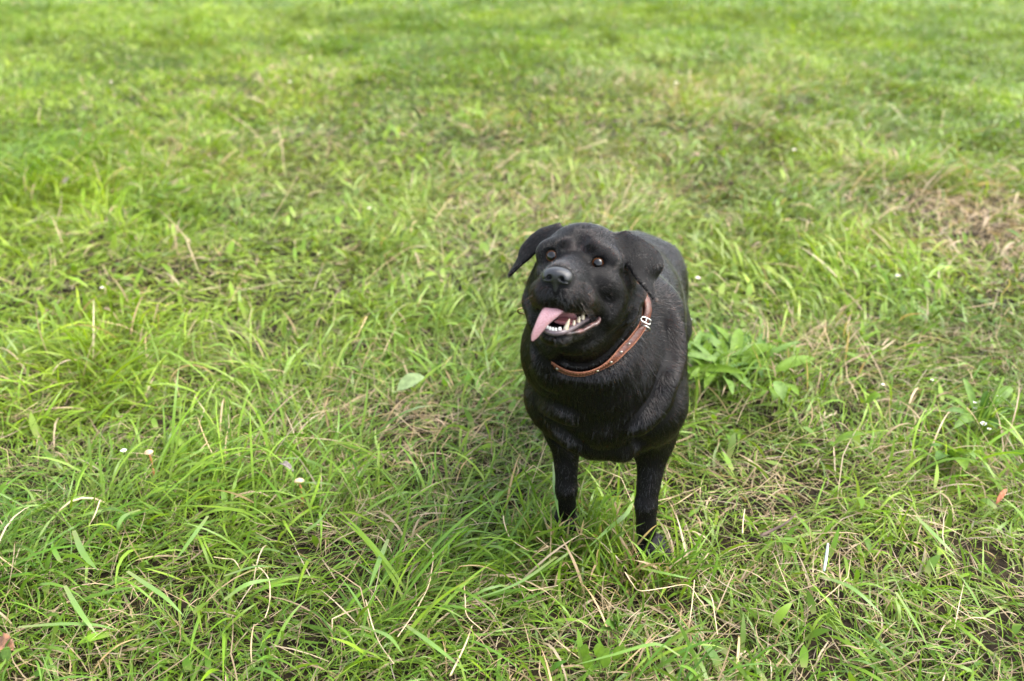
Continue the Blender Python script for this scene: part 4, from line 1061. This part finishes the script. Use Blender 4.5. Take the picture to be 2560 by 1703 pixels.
# two small mushrooms
m_cap = simple_mat('mushroom_cap', (.58, .42, .27), .5, scale=200, c2=(.48, .30, .16))
m_stip = simple_mat('mushroom_stem', (.60, .22, .08), .6, scale=200, c2=(.50, .26, .12))
for px, py, z, r, lab in ((372, 1131, .075, .0095, 'tiny cream mushroom with orange stem beside a white flower at left'), (748, 1203, .06, .0105, 'small cream mushroom cap beside a grey dead leaf')):
    p = gnd(px, py, z); g0 = np.array([p[0], p[1], float(hgt(p[0], p[1]))]); t = thing('mushroom', g0, lab, 'mushroom')
    prof = [(0.02, .55), (.35, .52), (.7, .38), (.95, .12), (1.0, -.05), (.9, -.12), (.5, -.02), (.15, .0)]
    V, F = [], []
    for i, (a, b) in enumerate(prof):
        for k in range(14):
            th = 2 * math.pi * k / 14; rr = a * r * (1 + .08 * math.sin(2 * th + 1)); V.append(p + [rr * math.cos(th), rr * math.sin(th), b * r])
    for i in range(len(prof) - 1):
        for k in range(14): F.append((i * 14 + k, i * 14 + (k + 1) % 14, (i + 1) * 14 + (k + 1) % 14, (i + 1) * 14 + k))
    F.append(tuple(range(14))[::-1])
    kid('cap', V, F, m_cap, t)
    V, F = tube(spline([g0 - [0, 0, .004], .5 * (g0 + p) + [.002, 0, 0], p], 7), np.linspace(.0030, .0022, 7), 8); kid('stem', V, F, m_stip, t)
# dead leaves
def dead(name, a, b, z, wd, c, c2, lab, fold=.5, rise=.012):
    m = simple_mat(name + '_skin', c, .7, scale=150, c2=c2, bump=.4)
    V, F = leaf_geo(pg(*a, z), pg(*b, z + .004), wd, rise, 12, .85, fold, .25, .03)
    o = mesh_obj('dead_leaf', V, F, m); tag(o, lab, 'dead leaf')
    sm = o.modifiers.new('thickness', 'SOLIDIFY'); sm.thickness = .0006
dead('grey_leaf', (694, 1160), (735, 1192), .055, .013, (.24, .20, .18), (.15, .12, .10), 'curled grey dead leaf in the grass left of the dog')
dead('russet_leaf', (2492, 1256), (2512, 1236), .06, .010, (.36, .13, .05), (.26, .09, .04), 'small orange dead leaf at the right under the weeds', .3, .004)
dead('brown_leaf', (-12, 1622), (38, 1640), .03, .042, (.26, .12, .06), (.14, .07, .04), 'brown dead leaf low in the left corner')
dead('buff_leaf', (160, 462), (176, 452), .045, .022, (.36, .30, .28), (.26, .21, .20), 'pale dead leaf beside the dark tuft at far left', .3, .01)
dead('pink_leaf', (1737, 386), (1745, 398), .05, .018, (.34, .20, .13), (.26, .15, .10), 'pinkish dead leaf in the bright grass above the dog\'s rump', .3, .01)
# a dark twig
m_bark = simple_mat('twig_bark', (.075, .050, .038), .8, scale=90, c2=(.16, .11, .08), bump=.6)
V, F = tube(spline([pg(1900, 1342, .035), pg(1930, 1326, .045), pg(1962, 1310, .055), pg(1990, 1285, .07)], 12), np.linspace(.0042, .0016, 12), 7)
o = mesh_obj('twig', V, F, m_bark); tag(o, 'short dark twig slanting through the grass right of the dog\'s paw', 'twig')
# the dry stalks one can follow singly
m_straw = simple_mat('dry_straw', (.46, .33, .18), .55, scale=60, c2=(.56, .44, .28))
m_straw2 = simple_mat('bleached_straw', (.34, .40, .36), .5, scale=60, c2=(.44, .50, .45))
STK = [([(1041, 1335), (1065, 1360), (1082, 1384), (1079, 1428), (1070, 1467), (1053, 1502), (1030, 1541), (994, 1592)], .0021, 'long pale stalk bending down through the grass left of the dog'),
       ([(1258, 1290), (1262, 1312), (1276, 1346), (1309, 1370), (1330, 1378), (1365, 1375), (1368, 1366), (1341, 1342)], .0019, 'thin stalk hooked into a U in front of the dog\'s right paw'),
       ([(1287, 1458), (1307, 1466), (1327, 1476), (1362, 1470), (1395, 1464)], .0021, 'short kinked stalk below the U-shaped stalk'),
       ([(535, 1393), (562, 1397), (582, 1399), (594, 1412), (602, 1428)], .0021, 'small kinked bone-white stalk in the left foreground'),
       ([(632, 1412), (655, 1425), (672, 1450), (675, 1488), (671, 1520), (662, 1545)], .0020, 'arched stalk curling down in the left foreground'),
       ([(1562, 1430), (1580, 1458), (1600, 1477), (1660, 1470), (1718, 1463), (1747, 1497), (1766, 1521)], .0018, 'long stalk with two kinks right below the dog\'s left paw'),
       ([(1736, 1450), (1732, 1492), (1727, 1533), (1721, 1571)], .0017, 'straight stalk leaning down right of the seedling'),
       ([(1758, 1462), (1779, 1494), (1786, 1535), (1794, 1587)], .0019, 'bent stalk in the straw at lower right of the dog'),
       ([(1856, 1333), (1858, 1300), (1862, 1272)], .0022, 'short upright stalk right of the dog\'s left paw'),
       ([(1125, 1690), (1150, 1640), (1168, 1600), (1180, 1565)], .0026, 'thick pale stalk standing at the lower edge left of the dog'),
       ([(250, 1250), (238, 1285), (222, 1316)], .0026, 'pale stalk slanting over the dark tuft at left'),
       ([(1160, 1458), (1163, 1500), (1168, 1540), (1205, 1575)], .0019, 'stalk standing then bending right, left of the dog\'s paws'),
       ([(900, 1270), (1000, 1268)][:1] + [(914, 1500), (930, 1560), (950, 1610), (985, 1660)], .0018, 'slack stalk trailing down the foreground left of centre')]
STK[-1] = (STK[-1][0][1:], STK[-1][1], STK[-1][2])
for pl, r, lab in STK:
    k = len(pl)
    P = spline([pg(a, b, .075 + .012 * math.sin(1.7 * i + a)) for i, (a, b) in enumerate(pl)], 5 * k)
    V, F = tube(P, .68 * np.linspace(r, r * .7, len(P)), 6, .6)
    o = mesh_obj('dry_stalk', V, F, m_straw); tag(o, lab, 'dry stalk', 'dry stalks lying over the grass')
P = spline([pg(2070, 1358, .09), pg(2066, 1392, .075), pg(2060, 1428, .06)], 10)
V, F = tube(P, np.array([.0022, .003, .0034, .0037, .0038, .0038, .0037, .0036, .0034, .003]) * .8, 7, .5)
o = mesh_obj('dry_stalk', V, F, m_straw2); tag(o, 'thick bleached bluish stalk standing right of the dog\'s paws', 'dry stalk', 'dry stalks lying over the grass')
